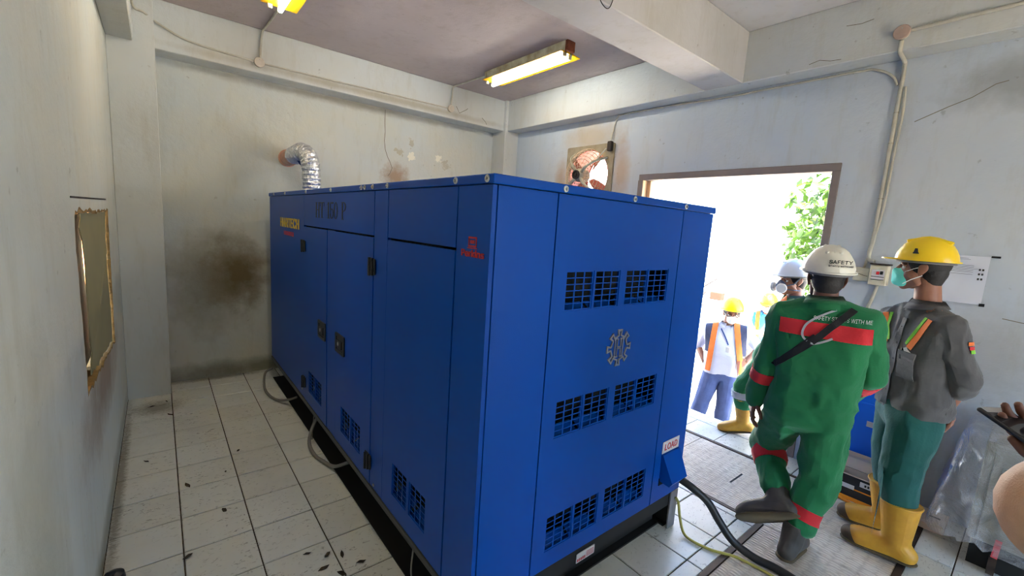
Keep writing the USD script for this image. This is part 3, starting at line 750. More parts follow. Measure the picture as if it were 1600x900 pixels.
# exhaust duct
ed = thing('exhaust_duct', 'crinkled silver foil exhaust duct bending from the generator roof into the back wall', 'duct', (1.18, 4.62, 1.8665))
path = spline([(1.185, 4.62, 1.8665), (1.182, 4.62, 2.0), (1.175, 4.63, 2.16), (1.155, 4.68, 2.255), (1.125, 4.77, 2.29), (1.10, 4.86, 2.27), (1.085, 4.93, 2.25)], 12)
dt = tube(path, .082, 40)
nrm = dt.vertex_normals
q = dt.vertices * [42, 42, 42]
dt.vertices = dt.vertices + nrm * (.011 * (mk.fbm(q * .8, 3, 5) - .5)[:, None] * 2 + .0035 * np.sin(np.arange(len(dt.vertices)) // 40 * 1.9)[:, None])
part('foil_sleeve', dt, M['foil'], ed)
part('wall_pipe', lathe([(.05, 0), (.076, 0), (.076, .21), (.05, .21)], (1.082, 4.92, 2.248), (-.03, 1, -.02), 32), M['pink_rust'], ed, smooth=30)
part('wall_collar', lathe([(.07, 0), (.088, .006), (.086, .03), (.07, .035)], (1.075, 5.10, 2.245), (0, 1, 0), 28), M['pink_rust'], ed, smooth=30)
part('strap_end', ribbon(spline([(1.115, 4.80, 2.215), (1.13, 4.78, 2.18), (1.15, 4.75, 2.16)]), np.tile([0, -1, .3], (17, 1)), .05, .003), M['pipe_blue'], ed)

# ------------------------------------------------------------------ lamps, fan, wiring
def lamp(x, y0, y1, label):
    t = thing('fluorescent_lamp', label, 'lamp', (x, (y0 + y1) / 2, ZC), 'ceiling fluorescent lamps')
    hb = ext(Polygon([(-.045, 0), (.045, 0), (.036, -.085), (-.036, -.085)]), y1 - y0 - .02, ((x, y0 + .01, ZC), (1, 0, 0), (0, 0, 1), (0, 1, 0)))
    part('housing', hb, M['lamp_housing'], t)
    part('reflector', trimesh.convex.convex_hull(np.array([(x + a, y, ZC + b + c) for y in (y0 + .03, y1 - .03) for a, b in ((-.095, -.100), (0, -.086), (.155, -.106)) for c in (0, .004)])), M['lamp_reflector'], t)
    for y, s in ((y0, 1), (y1, -1)):
        e = part('end_cap', cbx(x - .05, x + .05, min(y, y + s * .03), max(y, y + s * .03), ZC - .092, ZC - .002), M['rust'] if s > 0 else M['lamp_housing'], t, label='rusty end cap' if s > 0 else None)
        part('lamp_holder', cbx(x + .018, x + .052, min(y + s * .03, y + s * .05), max(y + s * .03, y + s * .05), ZC - .145, ZC - .085), M['lamp_housing'], e)
        part('lamp_holder', cbx(x - .05, x - .018, min(y + s * .03, y + s * .05), max(y + s * .03, y + s * .05), ZC - .13, ZC - .085), M['lamp_housing'], e, label='empty lamp holder')
    part('light_tube', tube([(x + .036, y0 + .05, ZC - .128), (x + .036, y1 - .05, ZC - .128)], .018, 14), M['tube_light'], t, smooth=60)
    return t


l1 = lamp(2.90, 2.93, 4.19, 'lit fluorescent tube fitting with rusty end cap, on the ceiling before the crossbeam')
dup(l1, (-2.14, -.15, 0), 'lit fluorescent tube fitting cut off by the top of the picture')

FC = np.array([XR, 3.5, 2.32])
fan = thing('exhaust_fan', 'dusty round exhaust fan with red blades and wire guard in the door wall', 'fan', FC)
YZX = ((XR - .024, 3.5, 2.32), (0, -1, 0), (0, 0, 1), (-1, 0, 0))
part('mounting_plate', ext(sbox(-.35, -.35, .35, .35).buffer(-.02).buffer(.02).difference(Point(0, 0).buffer(.30, 32)), .022, ((XR - .001, 3.5, 2.32), (0, -1, 0), (0, 0, 1), (-1, 0, 0))), M['fan_frame'], fan)
part('fan_ring', lathe([(.290, 0), (.306, 0), (.306, .34), (.290, .34)], (XR + .32, 3.5, 2.32), (-1, 0, 0), 40), M['fan_red'], fan, smooth=30)
wires = []
dome = lambda r: XR - .03 - .15 * math.sqrt(max(0, 1 - (r / .315) ** 2))
for r in (.10, .14, .18, .215, .25, .28, .305):
    a = np.linspace(0, 2 * np.pi, 41)
    wires.append(tube(np.stack([np.full(41, dome(r)), 3.5 + r * np.cos(a), 2.32 + r * np.sin(a)], 1), .0036, 5))
for k in range(24):
    a = k * math.pi / 12
    wires.append(tube([(dome(r), 3.5 + r * math.cos(a), 2.32 + r * math.sin(a)) for r in (.07, .13, .2, .26, .31)], .0024, 5))
part('wire_guard', cat(wires), M['fan_wire'], fan, kind='stuff')
for a in (2.25, .62, -.75, -2.4):
    c, s = -math.cos(a), math.sin(a)
    part('bracket_arm', tube(spline([(XR - .175, 3.5 + c * .05, 2.32 + s * .05), (XR - .195, 3.5 + c * .14, 2.32 + s * .14), (XR - .15, 3.5 + c * .25, 2.32 + s * .25), (XR - .03, 3.5 + c * .335, 2.32 + s * .335)], 6), [.02] * 7 + [.014] * 12, 8), M['fan_arm'], fan, smooth=True)
part('motor', lathe([(0, 0), (.07, .0), (.075, .02), (.075, .11), (.06, .13), (.035, .14), (.035, .15), (0, .152)], (XR - .06, 3.5, 2.32), (-1, 0, 0), 28), M['fan_arm'], fan, smooth=35)
part('motor_boss', lathe([(0, 0), (.05, .0), (.05, .018), (.036, .02), (.034, .006), (.018, .006), (.016, .02), (0, .022)], (XR - .21, 3.5, 2.32), (-1, 0, 0), 24), M['dark_brown'], fan, smooth=35)
for k in range(4):
    a0 = k * math.pi / 2 + .95
    vv, n = [], 9
    for i, r in enumerate(np.linspace(.06, .285, n)):
        for w in (-.5, 0, .5):
            a = a0 + w * (.62 - 1.0 * (r - .06))
            vv.append((XR - .01 + w * .06, 3.5 - r * math.cos(a), 2.32 + r * math.sin(a)))
    ff = [(i * 3 + j, i * 3 + j + 1, i * 3 + j + 4, i * 3 + j + 3) for i in range(n - 1) for j in range(2)]
    bm = trimesh.Trimesh(*mk.arrays((np.array(vv), np.array(ff)))[:2], process=False)
    b2 = bm.copy(); b2.apply_translation([.004, 0, 0]); b2.invert()
    part('fan_blade', cat(bm, b2), M['fan_red'], fan, smooth=True)
part('terminal_box', rbx(XR - .075, XR - .026, 3.158, 3.212, 2.575, 2.68, .012), M['dark_brown'], fan, smooth=30)
part('motor_lead', tube(spline([(XR - .09, 3.2, 2.60), (XR - .12, 3.26, 2.52), (XR - .14, 3.31, 2.46), (XR - .19, 3.40, 2.40), (XR - .19, 3.46, 2.36)]), .008, 8), M['pvc'], fan, smooth=True)


def cable(pts, r, label, m=None, name='conduit', group='conduits on walls and beams', catg='conduit', n=8, clips=()):
    pts = np.array(pts, float)
    t = thing(name, label, catg, pts[0], group)
    part('run', tube(spline(pts, 6), r, n), m or M['pvc'], t, smooth=True)
    for c in clips:
        part('clip', sphere(c, r * 1.12), M['fan_arm'], t, smooth=True)
    return t


def jbox(c, axis, m, label):
    t = thing('junction_box', label, 'junction box', c, 'round junction boxes')
    part('body', lathe([(0, 0), (.040, 0), (.040, .022), (0, .022)], c, axis, 28), M['pvc'], t, smooth=30)
    part('lid', lathe([(0, 0), (.044, 0), (.044, .005), (.040, .009), (0, .010)], np.array(c) + np.array(axis) * .0225, axis, 28), m, t, smooth=30)
    part('screw', disc(np.array(c) + np.array(axis) * .0325 + [0, 0, .022], axis, .004, .002, 8), M['zinc'], t)


YC, XC = 4.878, 3.708
jbox((.792, 4.889, 3.05), (0, -1, 0), M['jbox'], 'round cream junction box on the back beam below the cut-off lamp')
jbox((2.845, 4.889, 3.072), (0, -1, 0), M['jbox'], 'round cream junction box on the back beam towards the far corner')
jbox((3.72, .803, 3.066), (-1, 0, 0), M['jbox_pink'], 'round brown-lidded junction box on the beam above the switch boxes')
cable([(.835, YC, 3.05), (1.4, YC, 3.055), (2.1, YC, 3.066), (2.80, YC, 3.072)], .008, 'pair of thin conduits along the back beam between two junction boxes', clips=[(1.2, 4.884, 3.053), (2.0, 4.884, 3.064)])
cable([(.75, YC, 3.052), (.5, YC, 3.062), (.32, YC, 3.075), (.2, YC, 3.10), (.04, 4.84, 3.16), (-.02, 4.80, 3.19), (-.085, 4.74, 3.20), (-.088, 4.2, 3.2), (-.088, 3.4, 3.2)], .009, 'thin conduit from the left beam along the back beam to the first junction box')
cable([(.80, YC, 3.09), (.81, YC, 3.22), (.82, YC, 3.32), (.83, 4.80, 3.338), (.84, 4.5, 3.338), (.83, 4.21, 3.325)], .009, 'conduit rising from the first junction box to the cut-off lamp')
cable([(2.85, YC, 3.11), (2.86, YC, 3.24), (2.87, YC, 3.32), (2.88, 4.80, 3.338), (2.9, 4.5, 3.338), (2.90, 4.21, 3.325)], .009, 'conduit rising from the far junction box to the lamp before the crossbeam')
cable([(3.71, .758, 3.07), (3.71, .5, 3.075), (3.71, .2, 3.08), (3.71, -.4, 3.09), (3.71, -1.4, 3.09)], .012, 'white conduit running right along the door-wall beam')
cable([(3.712, .80, 3.02), (3.712, .80, 2.968), (3.74, .80, 2.95), (3.86, .80, 2.94), (3.897, .80, 2.90), (3.898, .80, 2.6), (3.898, .80, 2.1), (3.898, .80, 1.8), (3.898, .81, 1.66), (3.897, .80, 1.625), (3.89, .77, 1.615)], .013, 'thick cream conduit dropping from the brown junction box to the switch boxes', clips=[(3.9, .80, 2.62), (3.9, .80, 2.42), (3.9, .80, 2.05)])
cable([(3.892, .775, 2.78), (3.893, .765, 2.6), (3.893, .772, 2.3), (3.893, .775, 2.0), (3.894, .80, 1.75), (3.897, .825, 1.56)], .008, 'thinner conduit beside the thick one above the switch boxes')
cable([(3.897, .82, 2.80), (3.899, .86, 2.87), (3.899, .95, 2.925), (3.9, 1.08, 2.937), (3.9, 1.7, 2.932), (3.9, 2.0, 2.928), (3.9, 2.5, 2.945), (3.9, 3.08, 2.95), (3.9, 3.15, 2.93), (3.9, 3.18, 2.86), (3.88, 3.195, 2.70)], .008, 'thin conduit under the door-wall beam running to the exhaust fan', clips=[(3.902, 1.08, 2.937), (3.902, 1.75, 2.932), (3.902, 2.02, 2.928)])
cable([(3.9, .735, 1.455), (3.9, .745, 1.38), (3.9, .77, 1.25), (3.9, .79, 1.05), (3.9, .8, .8), (3.9, .8, .02)], .011, 'conduit running down from under the switch boxes')
sb = thing('switch_box', 'flat cream cover box left of the switch with a dark scratch', 'switch box', (XR, .826, 1.52), 'switch boxes beside the door')
part('body', cbx(XR - .045, XR, .782, .872, 1.474, 1.568, .004), M['switch'], sb)
part('cable_mark', tube(spline([(XR - .046, .862, 1.52), (XR - .046, .84, 1.524), (XR - .046, .815, 1.516), (XR - .046, .79, 1.512)]), .0016, 5), M['dark_brown'], sb)
sb = thing('switch_box', 'larger cream switch box with red and black switch window', 'switch box', (XR, .73, 1.53), 'switch boxes beside the door')
part('body', cbx(XR - .075, XR, .680, .778, 1.457, 1.596, .005), M['switch'], sb)
part('hood', cbx(XR - .078, XR, .672, .782, 1.598, 1.606, .002), M['dark_brown'], sb)
w_ = part('window', cbx(XR - .078, XR - .075, .694, .764, 1.495, 1.565, .001), M['label_white'], sb)
part('red_switch', cbx(XR - .084, XR - .078, .722, .738, 1.532, 1.552, .001), M['red_print'], w_)
part('black_switch', cbx(XR - .084, XR - .078, .702, .718, 1.534, 1.556, .001), M['black_print'], w_)
part('frame_line', cat([bx(XR - .0795, XR - .078, .694, .764, z, z + .003) for z in (1.495, 1.515)]), M['black_print'], w_)

pp = thing('paper_notice', 'white printed paper taped to the wall behind the yellow helmet', 'paper', (XR, .33, 1.39))
ny, nz = 13, 15
yy, zz = np.meshgrid(np.linspace(.47, .228, ny), np.linspace(1.405, 1.70, nz))
px = XR - .004 - .004 * np.abs(np.sin(yy * 19 + zz * 6)) - .006 * (zz < 1.42)
v = np.stack([px, yy, zz], -1).reshape(-1, 3)
f_ = [(i * ny + j, i * ny + j + 1, (i + 1) * ny + j + 1, (i + 1) * ny + j) for i in range(nz - 1) for j in range(ny - 1)]
sh = trimesh.Trimesh(*mk.arrays((v, np.array(f_)))[:2], process=False)
if sh.face_normals[0][0] > 0:
    sh.invert()
s2 = sh.copy(); s2.apply_translation([.002, 0, 0]); s2.invert()
part('sheet', cat(sh, s2), M['paper'], pp, smooth=True)
part('printed_lines', cat([bx(XR - .0098, XR - .0092, .29 - w, .42, z, z + .0022) for z, w in ((1.684, -.03), (1.676, -.02), (1.64, .0), (1.63, .0), (1.62, .02), (1.61, .0), (1.60, .0), (1.585, .0))]), M['grey_steel'], pp, kind='stuff')
part('printed_blocks', cat([bx(XR - .0098, XR - .0092, y, y + .009, z, z + .012) for y in (.244, .258) for z in (1.555, 1.585, 1.612)]), M['rail'], pp, kind='stuff')
part('tape', cbx(XR - .014, XR - .001, .188, .226, 1.695, 1.706, .001), M['black_plastic'], pp, label='black tape')
part('tape', cbx(XR - .014, XR - .001, .212, .236, 1.396, 1.414, .001), M['black_plastic'], pp, label='black tape')

# ------------------------------------------------------------------ cables and hoses at floor level
def line(name, label, catg, pts, r, m, n=10):
    pts = np.array(pts, float)
    return single(name, tube(spline(pts, 8), r, n), m, label, catg, smooth=True)


line('load_cable', 'thick black power cable curving from the generator load hood across the trench covers', 'cable', [(2.225, 1.135, .36), (2.25, 1.06, .33), (2.31, .99, .26), (2.35, .93, .16), (2.385, .86, .07), (2.42, .76, .024), (2.44, .66, .022), (2.43, .52, .022), (2.38, .35, .022), (2.3, .1, .022), (2.2, -.3, .022)], .021, M['cable_black'], 14)
line('earth_wire', 'thin yellow-green earth wire from the grey corner post across the floor', 'cable', [(2.30, 1.168, .19), (2.305, 1.15, .16), (2.30, 1.13, .09), (2.285, 1.09, .02), (2.275, 1.03, .010), (2.30, .93, .009), (2.355, .84, .009), (2.375, .76, .009), (2.385, .66, .009), (2.375, .52, .009), (2.31, .35, .009), (2.1, -.1, .009)], .0075, M['cable_green'])
line('drain_hose', 'grey hose looping out from under the far end of the generator', 'hose', [(.85, 4.78, .12), (.78, 4.76, .085), (.735, 4.55, .03), (.735, 4.35, .016), (.775, 4.18, .016), (.84, 4.05, .05), (.90, 4.0, .08)], .011, M['hose'])
line('drain_hose', 'grey hose looping on the tiles beside the middle of the skid', 'hose', [(.93, 3.29, .22), (.86, 3.28, .15), (.80, 3.20, .05), (.795, 3.05, .018), (.825, 2.92, .016), (.86, 2.80, .03), (.92, 2.70, .09)], .012, M['hose'])

# ------------------------------------------------------------------ things by the right-hand wall
bt = thing('blue_container', 'bright blue plastic container with white label against the wall between the two men', 'container', (3.85, .62, 0))
part('body', rbx(3.80, 3.885, .34, .95, 0, .80, .03), M['blue_plastic'], bt, smooth=40)
part('cap', lathe([(0, 0), (.035, 0), (.035, .03), (0, .032)], (3.842, .8, .80), (0, 0, 1), 20), M['blue_plastic'], bt, smooth=30)
part('white_label', cbx(3.797, 3.80, .565, .635, .475, .515, .001), M['label_white'], bt)
part('ridge', cat([rbx(3.795, 3.81, .36, .90, z, z + .02, .006) for z in (.2, .62)]), M['blue_plastic'], bt)


def carton(name, label, x0, x1, y0, y1, h, mo, mi, flaps=True):
    t = thing(name, label, 'box', ((x0 + x1) / 2, (y0 + y1) / 2, .0))
    w = .004
    fr_ = part('front_side', bx(x0, x0 + w, y0, y1, .002, h), mo, t)
    part('back_side', bx(x1 - w, x1, y0, y1, .002, h), mo, t)
    part('end_side', bx(x0 + w, x1 - w, y0, y0 + w, .002, h), mo, t)
    part('end_side', bx(x0 + w, x1 - w, y1 - w, y1, .002, h), mo, t)
    part('bottom', bx(x0, x1, y0, y1, 0, .002), mi, t)
    part('inner_lining', cat(bx(x0 + w, x0 + w + .001, y0 + w, y1 - w, .003, h), bx(x1 - w - .001, x1 - w, y0 + w, y1 - w, .003, h)), mi, t)
    return t, fr_


c1, f1 = carton('carton', 'open black card carton with orange stripes on the floor behind the yellow boots', 3.585, 3.72, .44, .705, .175, M['card_black'], M['card_white'])
part('flap', trimesh.convex.convex_hull(np.array([(3.585, .44, .175), (3.585, .705, .175), (3.535, .45, .205), (3.535, .70, .205), (3.588, .44, .178), (3.588, .705, .178)])), M['card_white'], c1, label='white inside of front flap')
part('flap', trimesh.convex.convex_hull(np.array([(3.72, .44, .175), (3.72, .705, .175), (3.742, .44, .245), (3.742, .705, .245), (3.717, .44, .178), (3.717, .705, .178)])), M['card_white'], c1, label='white inside of back flap')
part('flap', trimesh.convex.convex_hull(np.array([(3.585, .705, .175), (3.72, .705, .175), (3.60, .76, .20), (3.71, .76, .20), (3.6, .703, .178), (3.71, .703, .178)])), M['card_brown'], c1)
part('orange_stripe', cat(bx(3.5835, 3.585, .44, .705, .004, .030), bx(3.5835, 3.585, .44, .62, .085, .094)), M['orange'], f1)
part('label', cbx(3.582, 3.585, .60, .675, .085, .115, .001), M['label_white'], f1)
text_on('BOSTON', .12, .022, ((3.5845, .575, .135), (0, -1, 0), (0, 0, 1), (-1, 0, 0)), 'box_lettering', M['label_white'], f1, depth=.001) if False else part('label', cbx(3.582, 3.585, .45, .575, .125, .16, .001), M['label_white'], f1)
part('label_print', cat([bx(3.5812, 3.582, .46 + .016 * k, .47 + .016 * k, .135, .150) for k in range(6)]), M['black_print'], f1, kind='stuff')
c2, f2 = carton('carton', 'open brown carton standing behind the black carton', 3.748, 3.796, .40, .76, .26, M['card_white'], M['card_brown'])
part('flap', trimesh.convex.convex_hull(np.array([(3.748, .40, .26), (3.748, .76, .26), (3.71, .42, .30), (3.71, .74, .30), (3.751, .4, .263), (3.751, .76, .263)])), M['card_white'], c2)
fb = thing('flat_carton', 'flattened pinkish white carton lying behind the heels of the yellow boots', 'box', (3.74, .25, 0))
part('panel', cbx(3.64, 3.86, .16, .33, 0, .045, .002), M['card_white'], fb)
part('slot', bx(3.75, 3.77, .19, .24, .0445, .046), M['dark_brown'], fb)
part('flap', trimesh.convex.convex_hull(np.array([(3.64, .16, .045), (3.64, .33, .045), (3.58, .17, .085), (3.58, .32, .085), (3.64, .16, .042), (3.64, .33, .042)])), M['card_white'], fb)
wc = thing('pry_stick', 'short wooden stick with white end lying by the black carton', 'stick', (3.56, .73, 0))
part('shaft', tube([(3.575, .715, .012), (3.50, .5, .012)], .010, 8), M['orange'], wc)
part('white_end', tube([(3.579, .728, .012), (3.574, .712, .012)], .013, 8), M['label_white'], wc)

cb = thing('steel_cabinet', 'beige steel cabinet on a dark skid by the right edge, under clear plastic', 'cabinet', (3.66, -.42, 0))
part('body', cbx(3.455, 3.86, -.90, .068, .15, .715, .006), M['cabinet'], cb)
part('front_door', cbx(3.447, 3.455, -.86, .03, .18, .69, .003), M['cabinet'], cb)
part('knob', disc((3.447, -.02, .58), (-1, 0, 0), .016, .012, 20), M['cabinet'], cb)
part('knob', disc((3.447, -.045, .28), (-1, 0, 0), .010, .008, 16), M['cabinet'], cb)
part('base_rail', cat(bx(3.47, 3.53, -.88, .05, .0, .15), bx(3.78, 3.85, -.88, .05, 0, .15)), M['black_metal'], cb)
part('base_beam', bx(3.53, 3.78, -.02, .04, .02, .12), M['dark_brown'], cb)
part('base_beam', bx(3.53, 3.78, -.6, -.5, .02, .12), M['dark_brown'], cb)
part('caster', lathe([(0, 0), (.05, 0), (.05, .03), (0, .03)], (3.44, -.06, .05), (0, 1, 0), 18), M['dark_brown'], cb, smooth=30)
part('red_tag', ribbon([(3.44, -.052, .20), (3.432, -.05, .16), (3.428, -.047, .10)], [(-1, 0, 0)] * 3, .025, .002), M['red_tape'], cb)
base = mf(rbx(3.415, 3.895, -.93, .15, .07, .76, .05)).refine_to_length(.035)
wv = tm(base)
nn = wv.vertex_normals
dsp = .05 * (mk.fbm(wv.vertices * [6, 6, 3.2], 4, 3) - .5) + .018 * (1 - np.abs(2 * mk.noise(wv.vertices * [13, 13, 4], 9) - 1)) ** 3
side = np.clip((wv.vertices[:, 1] - .0) / .15, 0, 1) * np.clip((.72 - wv.vertices[:, 2]) / .4, 0, 1)
wv.vertices = wv.vertices + nn * dsp[:, None]
wv.vertices[:, 1] += side * .07
wv.vertices[:, 0] = np.minimum(wv.vertices[:, 0], 3.905)
keep = (wv.vertices[wv.faces].mean(1)[:, 2] > .10 + .06 * mk.noise(wv.vertices[wv.faces].mean(1) * 5, 4)) & (wv.vertices[wv.faces].mean(1)[:, 0] < 3.88)
wv.update_faces(keep); wv.remove_unreferenced_vertices()
film = single('plastic_sheet', wv, M['film'], 'crumpled clear plastic sheet draped over the beige cabinet at the right', 'plastic sheet', smooth=True)

# ------------------------------------------------------------------ small litter on the tiles
lit = [(.23, 2.72), (.52, 2.12), (.60, 2.06), (.56, 1.98), (.66, 2.02), (.62, 1.9), (.28, 3.15), (.38, 3.4), (.08, 3.1), (-.1, 4.55), (.0, 4.62), (.02, 4.3), (.05, 2.42), (.33, 1.75), (.72, 1.92), (.64, 1.72), (.70, 1.75), (-.12, 3.55)]
LEAFL = ['dark leaf scrap on the tile column next to the drain hoses, in the lower half', 'leaf scrap of the front cluster lying farthest from the picture bottom', 'leaf scrap of the front cluster beside the skid, second from the far end', 'leaf scrap of the front cluster nearest the middle grout line',
    'leaf scrap of the front cluster touching the skid side', 'leaf scrap of the front cluster on the grout crossing', 'single leaf scrap in the second tile column level with the second hose', 'single leaf scrap in the second tile column level with the broken wall opening', 'leaf scrap close to the long grout line below the broken opening',
    'leaf scrap at the foot of the left column, near the wall', 'leaf scrap at the foot of the left column, near its corner', 'leaf scrap one tile in front of the left column', 'largest dark leaf scrap in the tile column along the left wall', 'leaf scrap at the bottom edge in the middle tile column',
    'leaf scrap beside the black skid at the bottom, upper one', 'leaf scrap at the bottom nearest the drip tube, left one', 'leaf scrap at the bottom nearest the drip tube, right one', 'brownish leaf scrap against the left wall below the opening']
for k, (x, y) in enumerate(lit):
    r = np.random.default_rng(50 + k)
    a, l_ = r.uniform(0, 6.28), r.uniform(.014, .032)
    c, s = math.cos(a), math.sin(a)
    pl = [(-1, 0, .002), (-.3, .38, .006), (.45, .3, .005), (1, 0, .010), (.4, -.33, .004), (-.4, -.3, .006), (0, 0, .001)]
    v = np.array([(x + l_ * (p * c - q * s), y + l_ * (p * s + q * c), z) for p, q, z in pl] + [(x + l_ * (p * c - q * s), y + l_ * (p * s + q * c), z + .0015) for p, q, z in pl])
    f_ = [(6, (i + 1) % 6, i) for i in range(6)] + [(13, 7 + i, 7 + (i + 1) % 6) for i in range(6)] + [(i, (i + 1) % 6, 7 + (i + 1) % 6) for i in range(6)] + [(i, 7 + (i + 1) % 6, 7 + i) for i in range(6)]
    single('dry_leaf', trimesh.Trimesh(v, f_, process=False), M['dry_leaf'], LEAFL[k], 'leaf', group='dry leaf scraps' if False else None)
kn = thing('rubber_foot', 'round black rubber end lying at the foot of the left wall', 'rubber foot', (-.215, 2.44, 0))
part('cap', lathe([(0, 0), (.035, 0), (.04, .01), (.036, .035), (.02, .045), (0, .047)], (-.215, 2.43, 0), (0, 0, 1), 24), M['black_plastic'], kn, smooth=40)
part('stem', tube([(-.215, 2.43, .04), (-.235, 2.40, .06)], .012, 10), M['black_plastic'], kn)

# ------------------------------------------------------------------ outside
single('ground', bx(-14, 26, -18, 26, -.9, -.6), M['ground'], kind='structure')
hw = thing('neighbour_house', 'sunlit white house wall with a narrow ledge across the yard', 'building', (10.6, 5, -.6))
part('wall', bx(10.6, 11.0, -8, 14, -.6, 5.0), M['white_wall'], hw)
part('ledge', bx(10.25, 10.6, 4.35, 5.75, 2.76, 2.86), M['white_wall'], hw)
part('roof_edge', bx(10.3, 11.2, -8, 14, 5.0, 5.15), M['wood'], hw)
part('wall_shadow_gap', bx(10.58, 10.6, 4.4, 5.7, 2.70, 2.76), M['wood'], hw)
single('brick_yard_wall', bx(-4.0, -.55, 8.0, 8.25, -.6, 2.6), M['brick'], 'orange brick wall glimpsed through the slit beside the metal sheet', 'wall')
th, ph = np.meshgrid(np.linspace(0, 2 * np.pi, 49)[:-1], np.linspace(0, 1, 16))
hx, hy = 9.0 + 1.1 * ph * np.cos(th), 4.2 + 2.6 * ph * np.sin(th)
hz = -.62 + 1.15 * (1 - ph ** 1.5) * (.6 + .8 * mk.fbm(np.stack([hx * 2, hy * 2, 0 * hx], -1), 4, 2))
v = np.stack([hx, hy, hz], -1).reshape(-1, 3)
f_ = [(i * 48 + j, (i + 1) * 48 + j, (i + 1) * 48 + (j + 1) % 48, i * 48 + (j + 1) % 48) for i in range(15) for j in range(48)]
single('rubble_mound', trimesh.Trimesh(*mk.arrays((v, np.array(f_)))[:2], process=False), M['ground'], 'sunlit heap of earth and rubble in the yard behind the man in the orange vest', 'rubble', smooth=True)
for k, (p0, p1, p2, lb) in enumerate([((8.1, 4.75, .35), (8.2, 4.35, .62), (8.3, 3.95, .95), 'thin bare branch sticking up from the rubble heap'), ((8.2, 4.9, .3), (8.2, 4.5, .36), (8.2, 4.1, .42), 'lower bare stick lying on the rubble heap'), ((8.4, 4.5, .2), (8.38, 4.3, .5), (8.42, 4.15, .72), 'upright twig leaning out of the rubble heap')]):
    tb = thing('fallen_branch', lb, 'branch', p0, 'branches on the rubble')
    part('limb', tube(spline([p0, p1, p2], 6), np.linspace(.022, .008, 13), 7), M['dark_bark'], tb)
    for t_ in (.35, .6, .8):
        q0 = np.array(p0) * (1 - t_) + np.array(p2) * t_
        part('twig', tube([q0, q0 + [0.0, .12 * (-1) ** k, .14]], [.008, .004], 5), M['dark_bark'], tb)
bk = single('brick_block', cbx(8.05, 8.2, 3.72, 3.93, .58, .72, .01), M['brown_block'], 'brown clay block lying on top of the rubble heap', 'brick')

tr = thing('tree', 'leafy green tree in the yard seen through the right half of the doorway', 'tree', (8.6, 1.25, -.6))
part('trunk', tube(spline([(8.6, 1.25, -.62), (8.58, 1.22, .4), (8.62, 1.3, 1.3), (8.5, 1.4, 2.2)], 6), np.linspace(.11, .05, 19), 9), M['bark'], tr, smooth=True)
for k in range(6):
    a = k * 1.05
    part('branch', tube(spline([(8.6, 1.28, 1.0 + .15 * k), (8.6 + .5 * math.cos(a), 1.28 + .5 * math.sin(a), 1.6 + .15 * k), (8.6 + 1.0 * math.cos(a), 1.28 + 1.1 * math.sin(a), 2.1 + .2 * k)], 5), np.linspace(.04, .012, 11), 6), M['bark'], tr)
rl = np.random.default_rng(21)
V, F = [], []
N = 5200
d = rl.normal(0, 1, (N, 3)); d /= np.linalg.norm(d, axis=1, keepdims=True)
rad = rl.uniform(.45, 1.0, N) ** .6
lump = .72 + .55 * mk.fbm(d * 2.3 + 5, 3, 8)
cen = np.array([8.6, 1.15, 1.75]) + d * (rad * lump)[:, None] * [1.35, 1.75, 1.75]
cen = cen[cen[:, 2] > -.2]
for c in cen:
    u = rl.normal(0, 1, 3); u /= np.linalg.norm(u)
    w = np.cross(u, rl.normal(0, 1, 3)); w /= np.linalg.norm(w)
    n_ = np.cross(u, w); s = rl.uniform(.06, .125)
    k = len(V)
    V += [c - u * s, c + w * s * .48 + n_ * s * .12, c + u * s, c - w * s * .48 + n_ * s * .12]
    F += [(k, k + 1, k + 2), (k, k + 2, k + 3)]
part('foliage', trimesh.Trimesh(V, F, process=False), M['leaf'], tr, kind='stuff')

# ------------------------------------------------------------------ people
UNIT = np.array(trimesh.creation.icosphere(2, 1.0).vertices)


def hullm(nodes):
    """Hull of spheres: nodes (centre, radius or 3 radii)."""
    return Manifold.hull_points(np.vstack([np.asarray(c, float) + UNIT * np.asarray(r, float) for c, r in nodes]).astype(np.float64))


def chain(nodes):
    return [hullm(nodes[i:i + 2]) for i in range(len(nodes) - 1)]


def union(ms):
    return Manifold.batch_boolean(list(ms), m3.OpType.Add)


def soft(ms, edge, it=10):
    """Unites hulls, refines them and smooths the joins."""
    t = tm(union(ms).refine_to_length(edge))
    t.merge_vertices()
    trimesh.smoothing.filter_taubin(t, lamb=.5, nu=.52, iterations=it)
    return t


def folds(t, amp, sc, seed, lo=None):
    """Cloth folds: ridged noise along the normals."""
    p = t.vertices
    w = mk.fbm(p * 3, 2, seed)[:, None] * np.array([1.4, 1.4, 1.4])
    r = 1 - np.abs(2 * mk.noise(p * sc + w, seed + 1) - 1)
    r2 = 1 - np.abs(2 * mk.noise(p * sc * 2.1 + w * 2, seed + 2) - 1)
    t.vertices = p + t.vertex_normals * (amp * ((r ** 2 - .4) + .45 * (r2 ** 2 - .4)))[:, None]
    return t


def strip(t, planes, off):
    """The piece of a garment between planes (point, normal pointing inwards), lifted off it."""
    vn = t.vertex_normals
    q = trimesh.Trimesh(t.vertices + vn * off, t.faces, process=False)
    for o, n in planes:
        q = trimesh.intersections.slice_mesh_plane(q, np.array(n, float), np.array(o, float), cap=False)
        if q is None or len(q.faces) == 0:
            return None
    return q


def unit(v):
    v = np.array(v, float)
    return v / np.linalg.norm(v)


